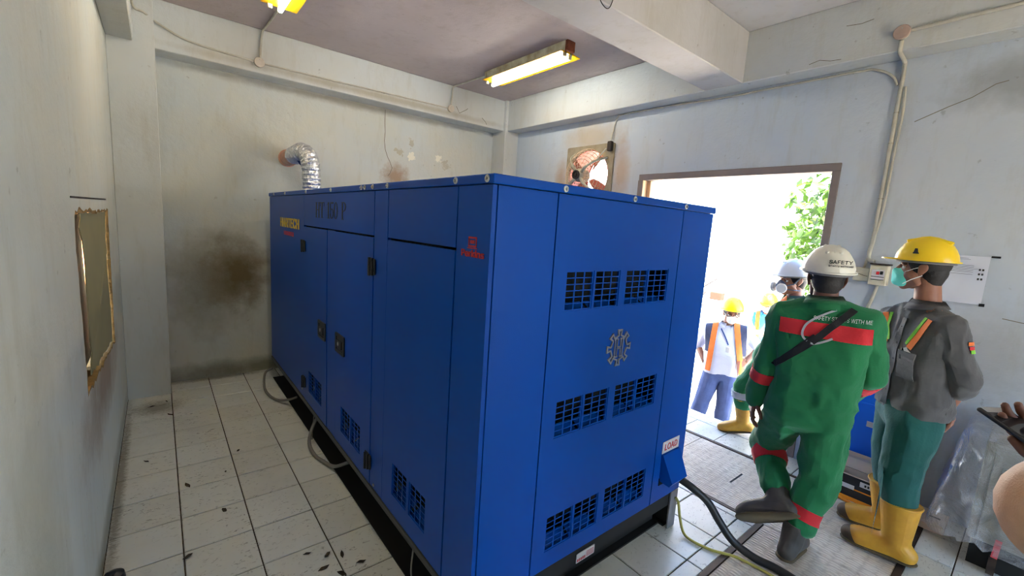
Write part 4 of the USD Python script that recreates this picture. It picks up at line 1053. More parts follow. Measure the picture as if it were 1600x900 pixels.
class Frame:
    """Head, hand or foot frame: x right, y forward, z up."""
    def __init__(s, o, fwd, up):
        s.o = np.array(o, float); s.y = unit(fwd)
        s.x = unit(np.cross(s.y, up)); s.z = np.cross(s.x, s.y)

    def __call__(s, p):
        p = np.asarray(p, float)
        return s.o + p[..., :1] * s.x + p[..., 1:2] * s.y + p[..., 2:3] * s.z

    def mesh(s, m):
        return trimesh.Trimesh(s(np.array(m.vertices)), m.faces, process=False)


def head_local():
    E_ = lambda c, r: hullm([(c, r)])
    ms = [E_((0, -.012, .035), (.075, .094, .083)), E_((0, .028, -.025), (.058, .062, .085)),
          hullm([((0, .062, -.098), .02), ((.046, .006, -.072), .018), ((-.046, .006, -.072), .018), ((.044, .045, -.03), .022), ((-.044, .045, -.03), .022)]),
          hullm([((0, .09, .012), .008), ((0, .112, -.026), .0105), ((.014, .095, -.03), .008), ((-.014, .095, -.03), .008)]),
          hullm([((.04, .074, .026), .012), ((-.04, .074, .026), .012), ((0, .082, .03), .012)]),
          E_((0, .086, -.058), (.024, .013, .008)), E_((0, .083, -.068), (.02, .013, .007))]
    for s in (1, -1):
        ms.append(E_((s * .032, .067, .0135), (.016, .0125, .007)))
        ms.append(hullm([((s * .078, -.008, .012), (.009, .019, .018)), ((s * .074, .0, -.024), (.007, .009, .012)), ((s * .084, -.018, .010), (.005, .012, .02))]))
    t = soft(ms, .008, 5)
    return t


HEAD = head_local()


def hand_nodes(F, side, curl, spread=.0):
    """Palm and five fingers: F at the wrist, y along the fingers, x to the right of the back of the hand, z out of its back; side +1 = thumb at +x."""
    ms = [hullm([(F((.024, .012, 0)), .014), (F((-.024, .012, 0)), .014), (F((.034, .082, 0)), .0125), (F((-.034, .078, 0)), .0115)])]
    for i, (x, y, ls) in enumerate([(.030, .086, (.042, .025, .020)), (.010, .092, (.046, .029, .022)), (-.011, .089, (.042, .027, .021)), (-.031, .08, (.033, .021, .018))]):
        p, a, nodes = np.array([x * side, y, 0.]), 0.0, []
        nodes.append((F(p - [0, .02, 0]), .010))
        for k, l_ in enumerate(ls):
            a += curl * (1.0 if k else .85)
            p = p + l_ * np.array([spread * (1.5 - i) * .4 * side, math.cos(a), -math.sin(a)])
            nodes.append((F(p), .0098 - .0012 * k))
        ms += chain(nodes)
    p = np.array([.024 * side, .02, -.004])
    ms += chain([(F(p), .014), (F(p + [.024 * side, .022, -.012]), .0125), (F(p + [.036 * side, .052, -.022 - .02 * curl]), .0105), (F(p + [.034 * side, .078, -.03 - .03 * curl]), .009)])
    return ms


def boot(parent, ankle, toe, shin_top, m_up, tall, m_toe=None, ground=None, sole=M['boot_sole'], name='boot', w=1.0):
    """A boot: foot from heel to toe, shaft up to a point on the shin."""
    A, T, S = np.array(ankle, float), np.array(toe, float), np.array(shin_top, float)
    fwd = unit(T - A); up = unit(S - A)
    up = unit(up - fwd * (up @ fwd)) if abs(up @ fwd) < .95 else up
    F = Frame(A, fwd, up)
    ln = np.linalg.norm(T - A)
    ms = chain([(A, .050 * w), (S, .072 * w if tall > .2 else .055 * w)])
    ms.append(hullm([(F((0, -.045, -.045)), .043 * w), (A, .048 * w), (F((0, .06, -.03)), .045 * w)]))
    ms.append(hullm([(F((0, .06, -.03)), .045 * w), (F((0, .0, -.05)), .036 * w), (F((.016, ln * .74, -.044)), .040 * w), (F((-.016, ln * .74, -.044)), .040 * w), (F((0, ln - .012, -.05)), .036 * w)]))
    t = soft(ms, .018, 8)
    man = mf(t)
    b = F((0, 0, -.078))
    man = man.trim_by_plane(tuple(F.z), float(F.z @ b))
    sx_ = unit(S - A)
    man = man.trim_by_plane(tuple(-sx_), float(-sx_ @ (S + sx_ * .012)))
    folds_t = tm(man)
    e = part(name, folds_t, m_up, parent, smooth=50)
    flat = lambda c, r: (F(c), r)
    so = Manifold.hull_points(np.vstack([F(np.array(c) + UNIT * np.array([r, r, .012])) for c, r in (((0, -.048, -.082), .042 * w), ((0, .05, -.082), .036 * w), ((.012, ln * .7, -.082), .042 * w), ((-.012, ln * .7, -.082), .042 * w), ((0, ln - .015, -.080), .040 * w))]))
    part('sole', tm(so), sole, e, smooth=40)
    if m_toe is not None:
        q = strip(folds_t, [(F((0, ln * .86, -.04)), unit(F.y * 1 - F.z * .55))], .0015)
        if q is not None:
            part('toe_scuff', q, m_toe, e, smooth=50, label='worn dirty toe')
    if tall > .2:
        ax = unit(S - A)
        rp = S + ax * .008
        part('top_rim', tube([rp + .074 * w * (np.cos(a) * F.x + np.sin(a) * np.cross(ax, F.x)) for a in np.linspace(0, 2 * np.pi, 25)], .006, 6), m_up, e, smooth=True)
    return e


def helmet(parent, H, m, label=None, tilt=0.0, size=1.0):
    """Hard hat in the head frame H (y forward): shell, crown ridges, peak, headband."""
    cz = .052
    F = Frame(H((0, -.006, cz)), H.y * math.cos(tilt) + H.z * math.sin(tilt), H.z * math.cos(tilt) - H.y * math.sin(tilt))
    k = size
    prof = lambda sx, sy, sz, cut: (lambda e: e)(hullm([((0, 0, 0), (sx, sy, sz))]).trim_by_plane((0, 0, 1), cut))
    shell = hullm([((0, 0, 0), (.113 * k, .137 * k, .124 * k)), ((0, 0, .03), (.10 * k, .122 * k, .103 * k))]).trim_by_plane((0, 0, 1), 0)
    ridge = [hullm([((x, -.085, .096), .009), ((x, 0, .122 * k), .010), ((x, .08, .098), .009)]) for x in (-.028, 0, .028)]
    ring = ext(affinity.scale(Point(0, 0).buffer(1, 40), .122 * k, .147 * k).union(affinity.translate(affinity.scale(Point(0, 0).buffer(1, 32), .100 * k, .125 * k), 0, .066)), .007)
    ring.apply_translation([0, 0, -.006])
    out = union([shell.refine_to_length(.02)] + ridge + [mf(ring)])
    cavity = hullm([((0, 0, -.012), (.106 * k, .13 * k, .108 * k))])
    man = out - cavity
    e = part('hard_hat', F.mesh(tm(man)), m, parent, smooth=38, label=label)
    part('headband', F.mesh(tube(np.stack([.101 * k * np.cos(np.linspace(0, 2 * np.pi, 33)), .122 * k * np.sin(np.linspace(0, 2 * np.pi, 33)), np.full(33, -.012)], 1), .008, 6)), M['hat_band'], e)
    return e, F


def ray_on(mesh, o, d):
    """First hits of rays o (n x 3) along d on the mesh."""
    o = np.atleast_2d(o)
    loc, ir, it = mesh.ray.intersects_location(o, np.tile(d, (len(o), 1)), multiple_hits=False)
    P_, N_ = np.full(o.shape, np.nan), np.zeros(o.shape)
    P_[ir], N_[ir] = loc, mesh.face_normals[it]
    return P_, N_


def wrapped(txt, w, h, origin, X, Y, d, mesh, lift=.003, bold=False):
    """Lettering laid on a mesh: flat frame origin, X, Y seen along d."""
    t = mk.text_mesh(txt, h, .0012, bold)
    b = t.bounds
    v = (t.vertices - b[0]) * [w / (b[1][0] - b[0][0]), h / (b[1][1] - b[0][1]), 1]
    t = trimesh.Trimesh(v, t.faces, process=False).subdivide_to_size(.03)
    v = t.vertices
    P0 = np.array(origin) + v[:, :1] * X + v[:, 1:2] * Y
    P_, N_ = ray_on(mesh, P0 - np.array(d) * 1.0, d)
    bad = np.isnan(P_[:, 0])
    P_[bad] = P0[bad]
    t2 = trimesh.Trimesh(P_ - np.array(d) * (lift + v[:, 2:3]), t.faces, process=False)
    return t2


def clipz(t, z, up=1):
    q = tm(mf(t).trim_by_plane((0, 0, float(up)), float(up * z)))
    q.merge_vertices()
    return q


def limb_band(mesh, A, B, t0, t1, rmax, off=.004, n=28, k=5):
    """A cloth band round a limb, fitted to the garment by rays cast outward from the bone."""
    A, B = np.array(A, float), np.array(B, float)
    ax = unit(B - A)
    e1 = unit(np.cross(ax, [.3, .9, .2])); e2 = np.cross(ax, e1)
    o, d = [], []
    for t in np.linspace(t0, t1, k):
        for a in np.arange(n) * 2 * np.pi / n:
            o.append(A + (B - A) * t); d.append(math.cos(a) * e1 + math.sin(a) * e2)
    o, d = np.array(o), np.array(d)
    loc, ir, it = mesh.ray.intersects_location(o, d, multiple_hits=False)
    r = np.full(len(o), rmax)
    r[ir] = np.minimum(np.linalg.norm(loc - o[ir], axis=1), rmax)
    r = r.reshape(k, n)
    r = np.maximum(r, .5 * (np.roll(r, 1, 1) + np.roll(r, -1, 1)) - .002)
    V = o + d * (r.reshape(-1)[:, None] + off)
    W_ = o + d * (r.reshape(-1)[:, None] - .004)
    F = []
    for i in range(k - 1):
        for j in range(n):
            q = (j + 1) % n
            F += [(i * n + j, i * n + q, (i + 1) * n + q), (i * n + j, (i + 1) * n + q, (i + 1) * n + j)]
    K = k * n
    for i, sg in ((0, -1), (k - 1, 1)):
        for j in range(n):
            q = (j + 1) % n
            F += [(i * n + j, i * n + q, K + i * n + q), (i * n + j, K + i * n + q, K + i * n + j)] if sg > 0 else [(i * n + q, i * n + j, K + i * n + j), (i * n + q, K + i * n + j, K + i * n + q)]
    return trimesh.Trimesh(np.vstack([V, W_]), F, process=False)


class Person:
    """Joints in the frame of base B: u to the picture's right, d away from the camera, z up."""
    def __init__(s, label, B, joints, name='person'):
        s.B = np.array([B[0], B[1], 0.0]); s.a = unit(s.B); s.r = np.array([s.a[1], -s.a[0], 0.0])
        s.J = {k: s.w(v) for k, v in joints.items()}
        s.label = label

    def w(s, p):
        return s.B + p[0] * s.r + p[1] * s.a + np.array([0, 0, p[2]])

    def dirv(s, p):
        return unit(p[0] * s.r + p[1] * s.a + np.array([0, 0, p[2]]))

    def start(s, base):
        s.t = thing('person', s.label, 'person', base)

    def body(s, skin, face, up, hands, neck_r=.052, legs=True, extra=()):
        """One continuous skin surface: head, neck, trunk, arms, hands, legs."""
        J = s.J
        s.H = Frame(J['head'], s.dirv(face), s.dirv(up))
        ms = [hullm([(s.H((0, -.03, -.04)), neck_r), (J['neck'], neck_r * 1.15)]), hullm([(J['neck'], .06), (J['shL'], .045), (J['shR'], .045), (J['waist'], .085)]), hullm([(J['waist'], .085), (J['pelvis'], .095)])]
        for q in 'LR':
            ms += chain([(J['sh' + q], .045), (J['el' + q], .037), (J['wr' + q], .027)])
            if legs:
                ms += chain([(J['hip' + q], .075), (J['kn' + q], .05), (J['an' + q], .035)])
            if q in hands:
                fd, pn, side, curl = hands[q]
                hf = Frame(J['wr' + q], s.dirv(fd), s.dirv(pn))
                hm = soft(hand_nodes(hf, side, curl), .006, 4)
                ms.append(mf(hm))
        ms += list(extra)
        bodym = union([m.refine_to_length(.03) if m.num_tri() < 2500 else m for m in ms] + [mf(s.H.mesh(HEAD))])
        return part('body', tm(bodym), skin, s.t, smooth=45)

    def eyes(s, m_iris=None):
        for sx in (1, -1):
            e = part('eye', sphere(s.H((sx * .032, .0685, .004)), .0115), M['eye'], s.t, smooth=True)
            part('iris', sphere(s.H((sx * .032, .0772, .004)), .0052), M['iris'], e, smooth=True)
            part('eyebrow', tube(s.H(np.array([(sx * .016, .090, .026), (sx * .034, .086, .031), (sx * .05, .074, .026)])), [.003, .004, .002], 6), M['hair'], s.t)

    def hair(s, low=-.06):
        m = union([hullm([((0, -.016, .036), (.0805, .099, .088))]), hullm([((0, -.045, -.01), (.07, .062, .065)), ((0, -.05, low), (.05, .04, .02))])])
        m = m - hullm([((0, .085, -.03), (.075, .075, .105))])
        for sx in (1, -1):
            m = m - hullm([((sx * .09, .0, -.03), (.034, .034, .05))])
        t = tm(m.refine_to_length(.012))
        return part('hair', s.H.mesh(t), M['hair'], s.t, smooth=40)

    def torso(s, rs=.075, rc=.115, rw=.115, rp=.12, wid=.09, hem=None, depth=0, belly=0):
        J = s.J
        sx = unit(J['shR'] - J['shL'])
        c = J['neck'] * .45 + J['waist'] * .55
        front = unit(np.cross([0, 0, 1], sx))
        ch = [(c - sx * wid, rc), (c + sx * wid, rc)]
        shn = [(J['shL'], rs), (J['shR'], rs), (J['neck'] - [0, 0, .02], rs * 1.0)]
        wn = [(J['waist'] - sx * wid * .8, rw), (J['waist'] + sx * wid * .8, rw)]
        pn = [(J['pelvis'] - sx * wid * .85, rp), (J['pelvis'] + sx * wid * .85, rp)]
        if belly:
            wn.append((J['waist'] + front * belly, rw))
        return [hullm(shn + ch), hullm(ch + wn), hullm(wn + pn)]

    def arm(s, q, r0=.072, r1=.060, r2=.048, upto=1.0):
        J = s.J
        e = J['el' + q] * (1 - upto) + J['wr' + q] * upto
        return chain([(J['sh' + q], r0), (J['el' + q], r1), (e, r2)])

    def leg(s, q, r0=.105, r1=.085, r2=.07, upto=1.0):
        J = s.J
        e = J['kn' + q] * (1 - upto) + J['an' + q] * upto
        return chain([(J['hip' + q], r0), (J['kn' + q], r1), (e, r2)])

    def collar(s, m, r=.075, h=.03, parent=None, open_=.5):
        J = s.J
        ax = unit(s.J['head'] - J['neck'])
        F = Frame(J['neck'] + ax * .012, s.H.y, ax)
        a = np.linspace(open_, 2 * np.pi - open_, 33) + np.pi / 2
        lo = np.stack([r * 1.22 * np.cos(a), r * 1.22 * np.sin(a), np.full(33, -.035)], 1)
        hi = np.stack([r * .96 * np.cos(a), r * .96 * np.sin(a), np.full(33, h)], 1)
        fo = np.stack([r * 1.32 * np.cos(a), r * 1.32 * np.sin(a), np.full(33, -.012) - .012 * np.cos(a - np.pi / 2)], 1)
        V = np.vstack([F(lo), F(hi), F(fo), F(hi * [.97, .97, 1] - [0, 0, .002]), F(lo * [.93, .93, 1])])
        fs = []
        for b0, b1 in ((1, 0), (2, 1), (0, 4), (4, 3)):
            for i in range(32):
                fs += [(b0 * 33 + i, b1 * 33 + i, b1 * 33 + i + 1), (b0 * 33 + i, b1 * 33 + i + 1, b0 * 33 + i + 1)]
        return part('collar', trimesh.Trimesh(V, fs, process=False), m, parent or s.t, smooth=True)


# --- the man in the green coverall, seen from behind, stepping towards the door
g_ = Person('person in green coverall and white helmet seen from behind, stepping towards the doorway', (2.72, .62), dict(
    head=(-.10, .03, 1.525), neck=(-.088, .0, 1.40), shL=(-.262, .0, 1.31), shR=(.092, .0, 1.328), elL=(-.298, -.02, 1.03), wrL=(-.345, .05, .80), elR=(.150, .03, 1.06), wrR=(.085, .20, .90),
    waist=(-.075, 0, .99), pelvis=(-.085, .0, .80), hipL=(-.18, .01, .74), hipR=(.0, .0, .74), knL=(-.27, .24, .475), anL=(-.145, -.04, .265), knR=(.012, .03, .43), anR=(-.058, -.085, .10)))
g_.start(g_.w((-.05, -.09, 0)))
g_.body(M['skin_dark'], (-.18, .98, -.05), (0, 0, 1), {'L': ((-.1, .05, -1), (-.9, -.3, 0), -1, .3), 'R': ((-.5, .6, -.1), (0, .2, 1), -1, .6)})
g_.hair(-.055)
suit = folds(soft(g_.torso(.070, .120, .118, .118, .095) + g_.arm('L', .072, .062, .052) + g_.arm('R', .072, .062, .052) + g_.leg('L', .105, .088, .072, .74) + g_.leg('R', .108, .090, .074, .68), .018, 6), .017, np.array([9, 9, 5.5]), 31)
cs = part('coverall', suit, M['green_cloth'], g_.t, smooth=True)
g_.collar(M['green_cloth'], .078, .035, open_=.4)
up3, sx3 = np.array([0, 0, 1.0]), unit(g_.J['shR'] - g_.J['shL'])
zb = lambda z: g_.w((-.085, 0, z))
bandn = unit(up3 + .0 * sx3)
q = strip(suit, [(zb(1.238), bandn), (zb(1.314), -bandn), (g_.J['shL'] + sx3 * -.005, sx3), (g_.J['shR'] + sx3 * .03, -sx3), (g_.w((0, .04, 1.2)), -g_.a)], .004)
part('red_back_band', q, M['red_cloth'], cs, smooth=True, label='red band across the back')
for q_, t0, t1 in (('L', .16, .42), ('R', .12, .42)):
    part('red_sleeve_band', limb_band(suit, g_.J['el' + q_], g_.J['wr' + q_], t0, t1, .078), M['red_cloth'], cs, smooth=50, label='red band on the sleeve')
for q_, t0, t1 in (('L', .16, .36), ('R', .44, .62)):
    part('red_leg_band', limb_band(suit, g_.J['kn' + q_], g_.J['an' + q_], t0, t1, .105), M['red_cloth'], cs, smooth=50, label='red band round the leg')
tx = wrapped('SAFETY STARTS WITH ME', .235, .020, g_.w((-.122, -.14, 1.326)), sx3, up3, g_.a, suit, .004)
part('back_lettering', tx, M['white_print'], cs, kind='stuff')


def strap_on(mesh, pts, d, w, th, n=10):
    S = spline(pts, n)
    P_, N_ = ray_on(mesh, S - d * .8, d)
    ok = ~np.isnan(P_[:, 0])
    P_, N_ = P_[ok], N_[ok]
    if len(P_) > 6:
        ker = np.ones(5) / 5
        for k in range(3):
            N_[2:-2, k] = np.convolve(N_[:, k], ker, 'valid'); P_[2:-2, k] = np.convolve(P_[:, k], ker, 'valid')
    N_ /= np.linalg.norm(N_, axis=1, keepdims=True)
    return ribbon(P_ + N_ * .004, N_, w, th)


W = g_.w
part('bag_strap', strap_on(suit, [W((.035, 0, 1.392)), W((-.005, 0, 1.345)), W((-.05, 0, 1.29)), W((-.11, 0, 1.215)), W((-.2, 0, 1.12)), W((-.265, 0, 1.045))], g_.a, .032, .006), M['black_cloth'], g_.t, label='black bag strap across the back')
part('bag_strap', strap_on(suit, [W((-.10, 0, 1.245)), W((-.15, 0, 1.19)), W((-.215, 0, 1.11)), W((-.262, 0, 1.05))], g_.a, .026, .005), M['black_cloth'], g_.t)
part('mask_strap', strap_on(suit, [W((-.035, 0, 1.385)), W((-.10, 0, 1.345)), W((-.15, 0, 1.29)), W((-.155, 0, 1.235)), W((-.11, 0, 1.205)), W((-.06, 0, 1.225)), W((-.03, 0, 1.245))], g_.a, .010, .005), M['hat_band'] if False else M['silver_cloth'], g_.t, label='pale grey loop of a mask strap')
hh, HF = helmet(g_.t, g_.H, M['hat_white'], label='white hard hat', tilt=.10, size=1.02)
hs = trimesh.Trimesh(*mk.arrays(HF.mesh(tm(hullm([((0, 0, 0), (.117, .141, .121)), ((0, 0, .03), (.104, .126, .101))]).refine_to_length(.02))))[:2], process=False)
for txt, w, h, dz, m_ in (('SAFETY', .095, .018, .055, M['black_print']), ('STARTS WITH ME', .10, .009, .040, M['black_print'])):
    part('hat_lettering', wrapped(txt, w, h, HF((-.052, -.3, dz)), g_.r * .99 + g_.a * .02, up3, g_.a, hs, .0015, True), m_, hh, kind='stuff')
boot(g_.t, g_.J['anR'], g_.w((-.02, .13, .075)), g_.w((-.05, -.075, .19)), M['boot_dark'], .15, name='boot', w=1.08)
boot(g_.t, g_.J['anL'], g_.w((-.325, -.03, .165)), g_.w((-.185, .08, .355)), M['boot_dark'], .15, name='boot', w=1.25)

# --- the man in the grey shirt
y_ = Person('person in grey work shirt, teal trousers and yellow helmet standing side-on with hands behind', (3.22, .32), dict(
    head=(-.108, .0, 1.61), neck=(-.06, .0, 1.405), shL=(-.19, .13, 1.315), shR=(.035, -.125, 1.33), elL=(-.12, .29, 1.07), wrL=(.06, .20, .90), elR=(.128, -.105, 1.07), wrR=(.095, -.005, .90),
    waist=(-.05, .0, 1.04), pelvis=(-.045, .0, .87), hipL=(-.085, .085, .80), hipR=(-.015, -.075, .80), knL=(-.085, .10, .46), anL=(-.06, .115, .12), knR=(-.03, -.095, .45), anR=(.005, -.11, .105)))
y_.start(y_.w((-.04, 0, 0)))
y_.body(M['skin'], (-.97, .05, .02), (0, 0, 1), {'R': ((-.05, .1, -1), (.6, .7, 0), 1, .6), 'L': ((.2, -.3, -.9), (.6, .7, .2), -1, .6)})
y_.hair(-.07); y_.eyes()
shirt = folds(soft(y_.torso(.066, .104, .112, .118, .085) + y_.arm('L', .066, .058, .05, .8) + y_.arm('R', .068, .060, .053, .30), .017, 5), .015, np.array([10, 10, 6]), 44)
shirt = clipz(shirt, .835)
ss = part('shirt', shirt, M['grey_cloth'], y_.t, smooth=True)
tro = folds(soft([hullm([(y_.J['pelvis'] + [0, 0, -.0], .118), (y_.J['hipL'], .112), (y_.J['hipR'], .112)])] + y_.leg('L', .108, .088, .054, .78) + y_.leg('R', .110, .090, .055, .78), .018, 5), .013, np.array([9, 9, 4]), 45)
tro = clipz(tro, .29)
ts = part('trousers', tro, M['teal_cloth'], y_.t, smooth=True)
sxy = unit(y_.J['shR'] - y_.J['shL']); fry = unit(np.cross([0, 0, 1], sxy))
if fry @ y_.dirv((-.76, -.65, 0)) < 0:
    fry = -fry
y_.collar(M['grey_cloth'], .072, .034, open_=.35)
ctr = (y_.J['shL'] + y_.J['shR']) / 2


def on_front(pts, w, th):
    return strap_on(shirt, [ctr + sxy * u_ + np.array([0, 0, z]) + fry * .5 for u_, z in pts], -fry, w, th)


for sgn in (1, -1):
    part('orange_stripe', on_front([(sgn * .142, .03), (sgn * .126, -.03), (sgn * .104, -.09), (sgn * .084, -.135)], .034, .002), M['orange_cloth'], ss)
    part('lime_stripe', on_front([(sgn * .112, .035), (sgn * .098, -.025), (sgn * .078, -.08), (sgn * .062, -.115)], .016, .003), M['lime_cloth'], ss)
part('logo_patch', on_front([(.065, -.135), (.075, -.15), (.09, -.16), (.10, -.165)], .022, .003), M['label_white'], ss)
part('placket', on_front([(0, .02), (0, -.1), (0, -.25), (0, -.4), (0, -.47)], .035, .003), M['grey_cloth'], ss)
for z in (-.03, -.12, -.21, -.30, -.39):
    P_, N_ = ray_on(shirt, ctr + np.array([0, 0, z]) + fry * .5, -fry)
    if not np.isnan(P_[0, 0]):
        part('button', disc(P_[0] + fry * .005, fry, .006, .003, 10), M['black_plastic'], ss)
part('pocket', on_front([(.085, -.17), (.085, -.22), (.085, -.27), (.085, -.30)], .105, .004), M['grey_cloth'], ss)
part('pocket_flap', on_front([(.085, -.155), (.085, -.175), (.085, -.195), (.085, -.21)], .11, .007), M['grey_cloth'], ss)
part('pen', on_front([(.05, -.14), (.05, -.16), (.05, -.18), (.05, -.2)], .008, .008), M['black_plastic'], ss)
pc = y_.J['shR'] * .72 + y_.J['elR'] * .28
for nm, dz, m_ in (('sleeve_patch', .012, 'orange_cloth'), ('sleeve_patch', -.010, 'red_cloth'), ('sleeve_patch', -.026, 'lime_cloth')):
    part(nm, strap_on(shirt, [pc + y_.a * k_ * .012 - y_.a * .01 + [0, 0, dz] for k_ in (-2, -1, 0, 1, 2)], -y_.r, .018, .002), M[m_], ss)
# surgical mask with ear loops
mskm = hullm([((0, .062, -.052), (.052, .05, .056)), ((0, .10, -.022), (.018, .022, .02)), ((0, .088, -.075), (.03, .03, .026))]) - hullm([((0, .0, .0), (.075, .074, .13))])
mp = part('face_mask', y_.H.mesh(tm(mskm.refine_to_length(.012))), M['mask_teal'], y_.t, smooth=50, label='teal surgical mask')
for s in (1, -1):
    for z0, z1 in ((-.02, .02), (-.085, -.03)):
        part('ear_loop', tube(y_.H(np.array([(s * .05, .062, z0), (s * .068, .03, (z0 + z1) / 2), (s * .083, -.012, z1)])), .0022, 6), M['mask_white'], mp)
hh, HF = helmet(y_.t, y_.H, M['hat_yellow'], label='yellow hard hat', tilt=-.02, size=.95)
lg = unary_union([sbox(-.012, -.014, .012, -.008), Polygon([(-.009, -.008), (-.004, .014), (.006, .014), (.010, -.008)])])
part('hat_badge', ext(lg, .004, (HF((-.110, .035, .045)), HF.y, unit(HF.z + HF.x * .25), -HF.x)), M['black_print'], hh)
boot(y_.t, y_.J['anL'], y_.w((-.262, .125, .105)), y_.w((-.078, .108, .335)), M['boot_yellow'], .3, M['boot_toe'], name='rubber_boot', w=1.2)
boot(y_.t, y_.J['anR'], y_.w((-.205, -.10, .095)), y_.w((-.006, -.10, .325)), M['boot_yellow'], .3, M['boot_toe'], name='rubber_boot', w=1.22)

# --- the man with the respirator in the doorway
p_ = Person('person in pale grey helmet and half-face respirator standing in the doorway behind the green coverall', (4.0, 1.45), dict(
    head=(.155, .03, 1.40), neck=(.185, .04, 1.235), shL=(.10, -.10, 1.13), shR=(.25, .20, 1.13), elL=(.10, -.16, .86), wrL=(.02, -.15, .68), elR=(.30, .22, .85), wrR=(.2, .12, .66),
    waist=(.16, .05, .86), pelvis=(.10, .05, .72), hipL=(.06, -.03, .68), hipR=(.14, .13, .68), knL=(-.085, -.03, .43), anL=(-.055, -.01, .11), knR=(.12, .17, .40), anR=(.2, .2, .11)))
p_.start(p_.w((.05, .05, 0)))
p_.body(M['skin'], (-.85, -.52, -.05), (0, 0, 1), {'L': ((-.4, -.1, -.9), (-.5, -.8, 0), -1, .5), 'R': ((-.4, 0, -.9), (-.3, .6, 0), 1, .5)})
p_.hair(-.06); p_.eyes()
cs = part('coverall', folds(soft(p_.torso(.068, .11, .12, .125, .085) + p_.arm('L') + p_.arm('R') + p_.leg('L', .1, .086, .072, .45) + p_.leg('R', .1, .086, .072, .45), .024, 6), .011, np.array([8, 8, 6]), 61), M['green_cloth'], p_.t, smooth=True)
cm = tm(union(p_.leg('L', .1, .088, .080, .45)).refine_to_length(.02))
part('reflective_band', limb_band(cm, p_.J['knL'], p_.J['anL'], .08, .26, .1, .012), M['silver_cloth'], cs, smooth=50, label='silver reflective band at the knee')
sh_m = tm(union(p_.torso(.068, .11, .12, .125, .085)).refine_to_length(.02))
q = strip(sh_m, [(p_.w((.13, 0, 0)), -p_.r), (p_.w((.08, 0, 0)), p_.r), (p_.w((0, 0, .75)), up3)], .014)
if q is not None:
    part('orange_strip', q, M['orange_cloth'], cs, smooth=True)
p_.collar(M['green_cloth'], .074, .036, open_=.5)
rm = hullm([((0, .085, -.045), (.042, .05, .045)), ((0, .1, -.01), (.014, .02, .02))]) - hullm([((0, .0, .0), (.075, .078, .13))])
rp = part('respirator', p_.H.mesh(tm(rm.refine_to_length(.012))), M['mask_grey'], p_.t, smooth=50, label='grey half-face respirator')
for s in (1, -1):
    c = p_.H((s * .045, .115, -.055)); d_ = unit(p_.H.x * s * .75 + p_.H.y * .6 - p_.H.z * .1)
    part('filter', lathe([(0, 0), (.036, 0), (.04, .006), (.04, .020), (.034, .026), (0, .026)], c, d_, 24), M['mask_white'], rp, smooth=35)
    part('head_strap', tube(p_.H(np.array([(s * .04, .085, -.04), (s * .072, .035, -.02), (s * .083, -.01, .035)])), .006, 6), M['mask_grey'], rp)
    part('head_strap', tube(p_.H(np.array([(s * .04, .08, -.065), (s * .068, .03, -.07), (s * .062, -.03, -.075)])), .005, 6), M['mask_grey'], rp)
helmet(p_.t, p_.H, M['hat_grey'], label='pale grey hard hat', size=.98)
boot(p_.t, p_.J['anL'], p_.w((-.235, -.04, .075)), p_.w((-.075, -.02, .32)), M['boot_yellow'], .3, None, name='rubber_boot', w=1.0)
boot(p_.t, p_.J['anR'], p_.w((.02, .15, .075)), p_.w((.16, .19, .32)), M['boot_yellow'], .3, None, name='rubber_boot', w=1.0)

# --- the man in the white shirt and orange-edged vest outside
v_ = Person('person in pale shirt, orange-edged vest and yellow helmet standing outside with hands on hips', (4.9, 2.1), dict(
    head=(-.02, -.03, .905), neck=(-.045, .0, .755), shL=(-.235, .0, .675), shR=(.135, .0, .705), elL=(-.325, .10, .47), wrL=(-.235, -.02, .325), elR=(.295, .06, .55), wrR=(.185, -.04, .415),
    waist=(-.04, .0, .45), pelvis=(-.045, .02, .27), hipL=(-.125, .02, .20), hipR=(.035, .02, .20), knL=(-.2, .0, -.14), anL=(-.265, .03, -.50), knR=(.03, .0, -.14), anR=(.02, .03, -.50)))
v_.start(v_.w((-.1, .03, -.6)))
v_.body(M['skin'], (.12, -.98, -.12), (0, 0, 1), {'L': ((.5, -.3, -.6), (-.7, -.6, 0), -1, .5), 'R': ((-.6, -.3, -.6), (.7, -.6, 0), 1, .5)})
v_.hair(-.05); v_.eyes()
shv = folds(soft(v_.torso(.066, .118, .135, .125, .09, belly=.0) + v_.arm('L', .07, .058, .055, .05) + v_.arm('R', .07, .058, .055, .05), .026, 9), .007, np.array([9, 9, 6]), 71)
ss = part('shirt', shv, M['white_shirt'], v_.t, smooth=True)
tr_ = folds(soft([hullm([(v_.J['pelvis'] - [0, 0, .02], .118), (v_.J['hipL'], .108), (v_.J['hipR'], .108)])] + v_.leg('L', .105, .085, .075) + v_.leg('R', .105, .085, .075), .028, 9), .008, np.array([8, 8, 5]), 72)
part('jeans', tr_, M['denim'], v_.t, smooth=True)
sxv = unit(v_.J['shR'] - v_.J['shL']); cv_ = (v_.J['shL'] + v_.J['shR']) / 2
bzv = lambda z: (v_.w((0, 0, z)), up3)
for s in (1, -1):
    q = strip(shv, [(cv_ + sxv * s * .115, sxv * s), (cv_ + sxv * s * .205, -sxv * s), bzv(.46 if s > 0 else .46)], .010)
    if q is not None:
        part('vest_side', q, M['navy'], ss, smooth=True, label='navy side of the vest')
    q = strip(shv, [(cv_ + sxv * s * .088 + [0, 0, .0], unit(sxv * s + up3 * .12)), (cv_ + sxv * s * .145, -unit(sxv * s + up3 * .12)), bzv(.24)], .012)
    if q is not None:
        part('orange_edge', q, M['orange_cloth'], ss, smooth=True, label='orange reflective edge of the vest')
v_.collar(M['white_shirt'], .07, .032, open_=.35)
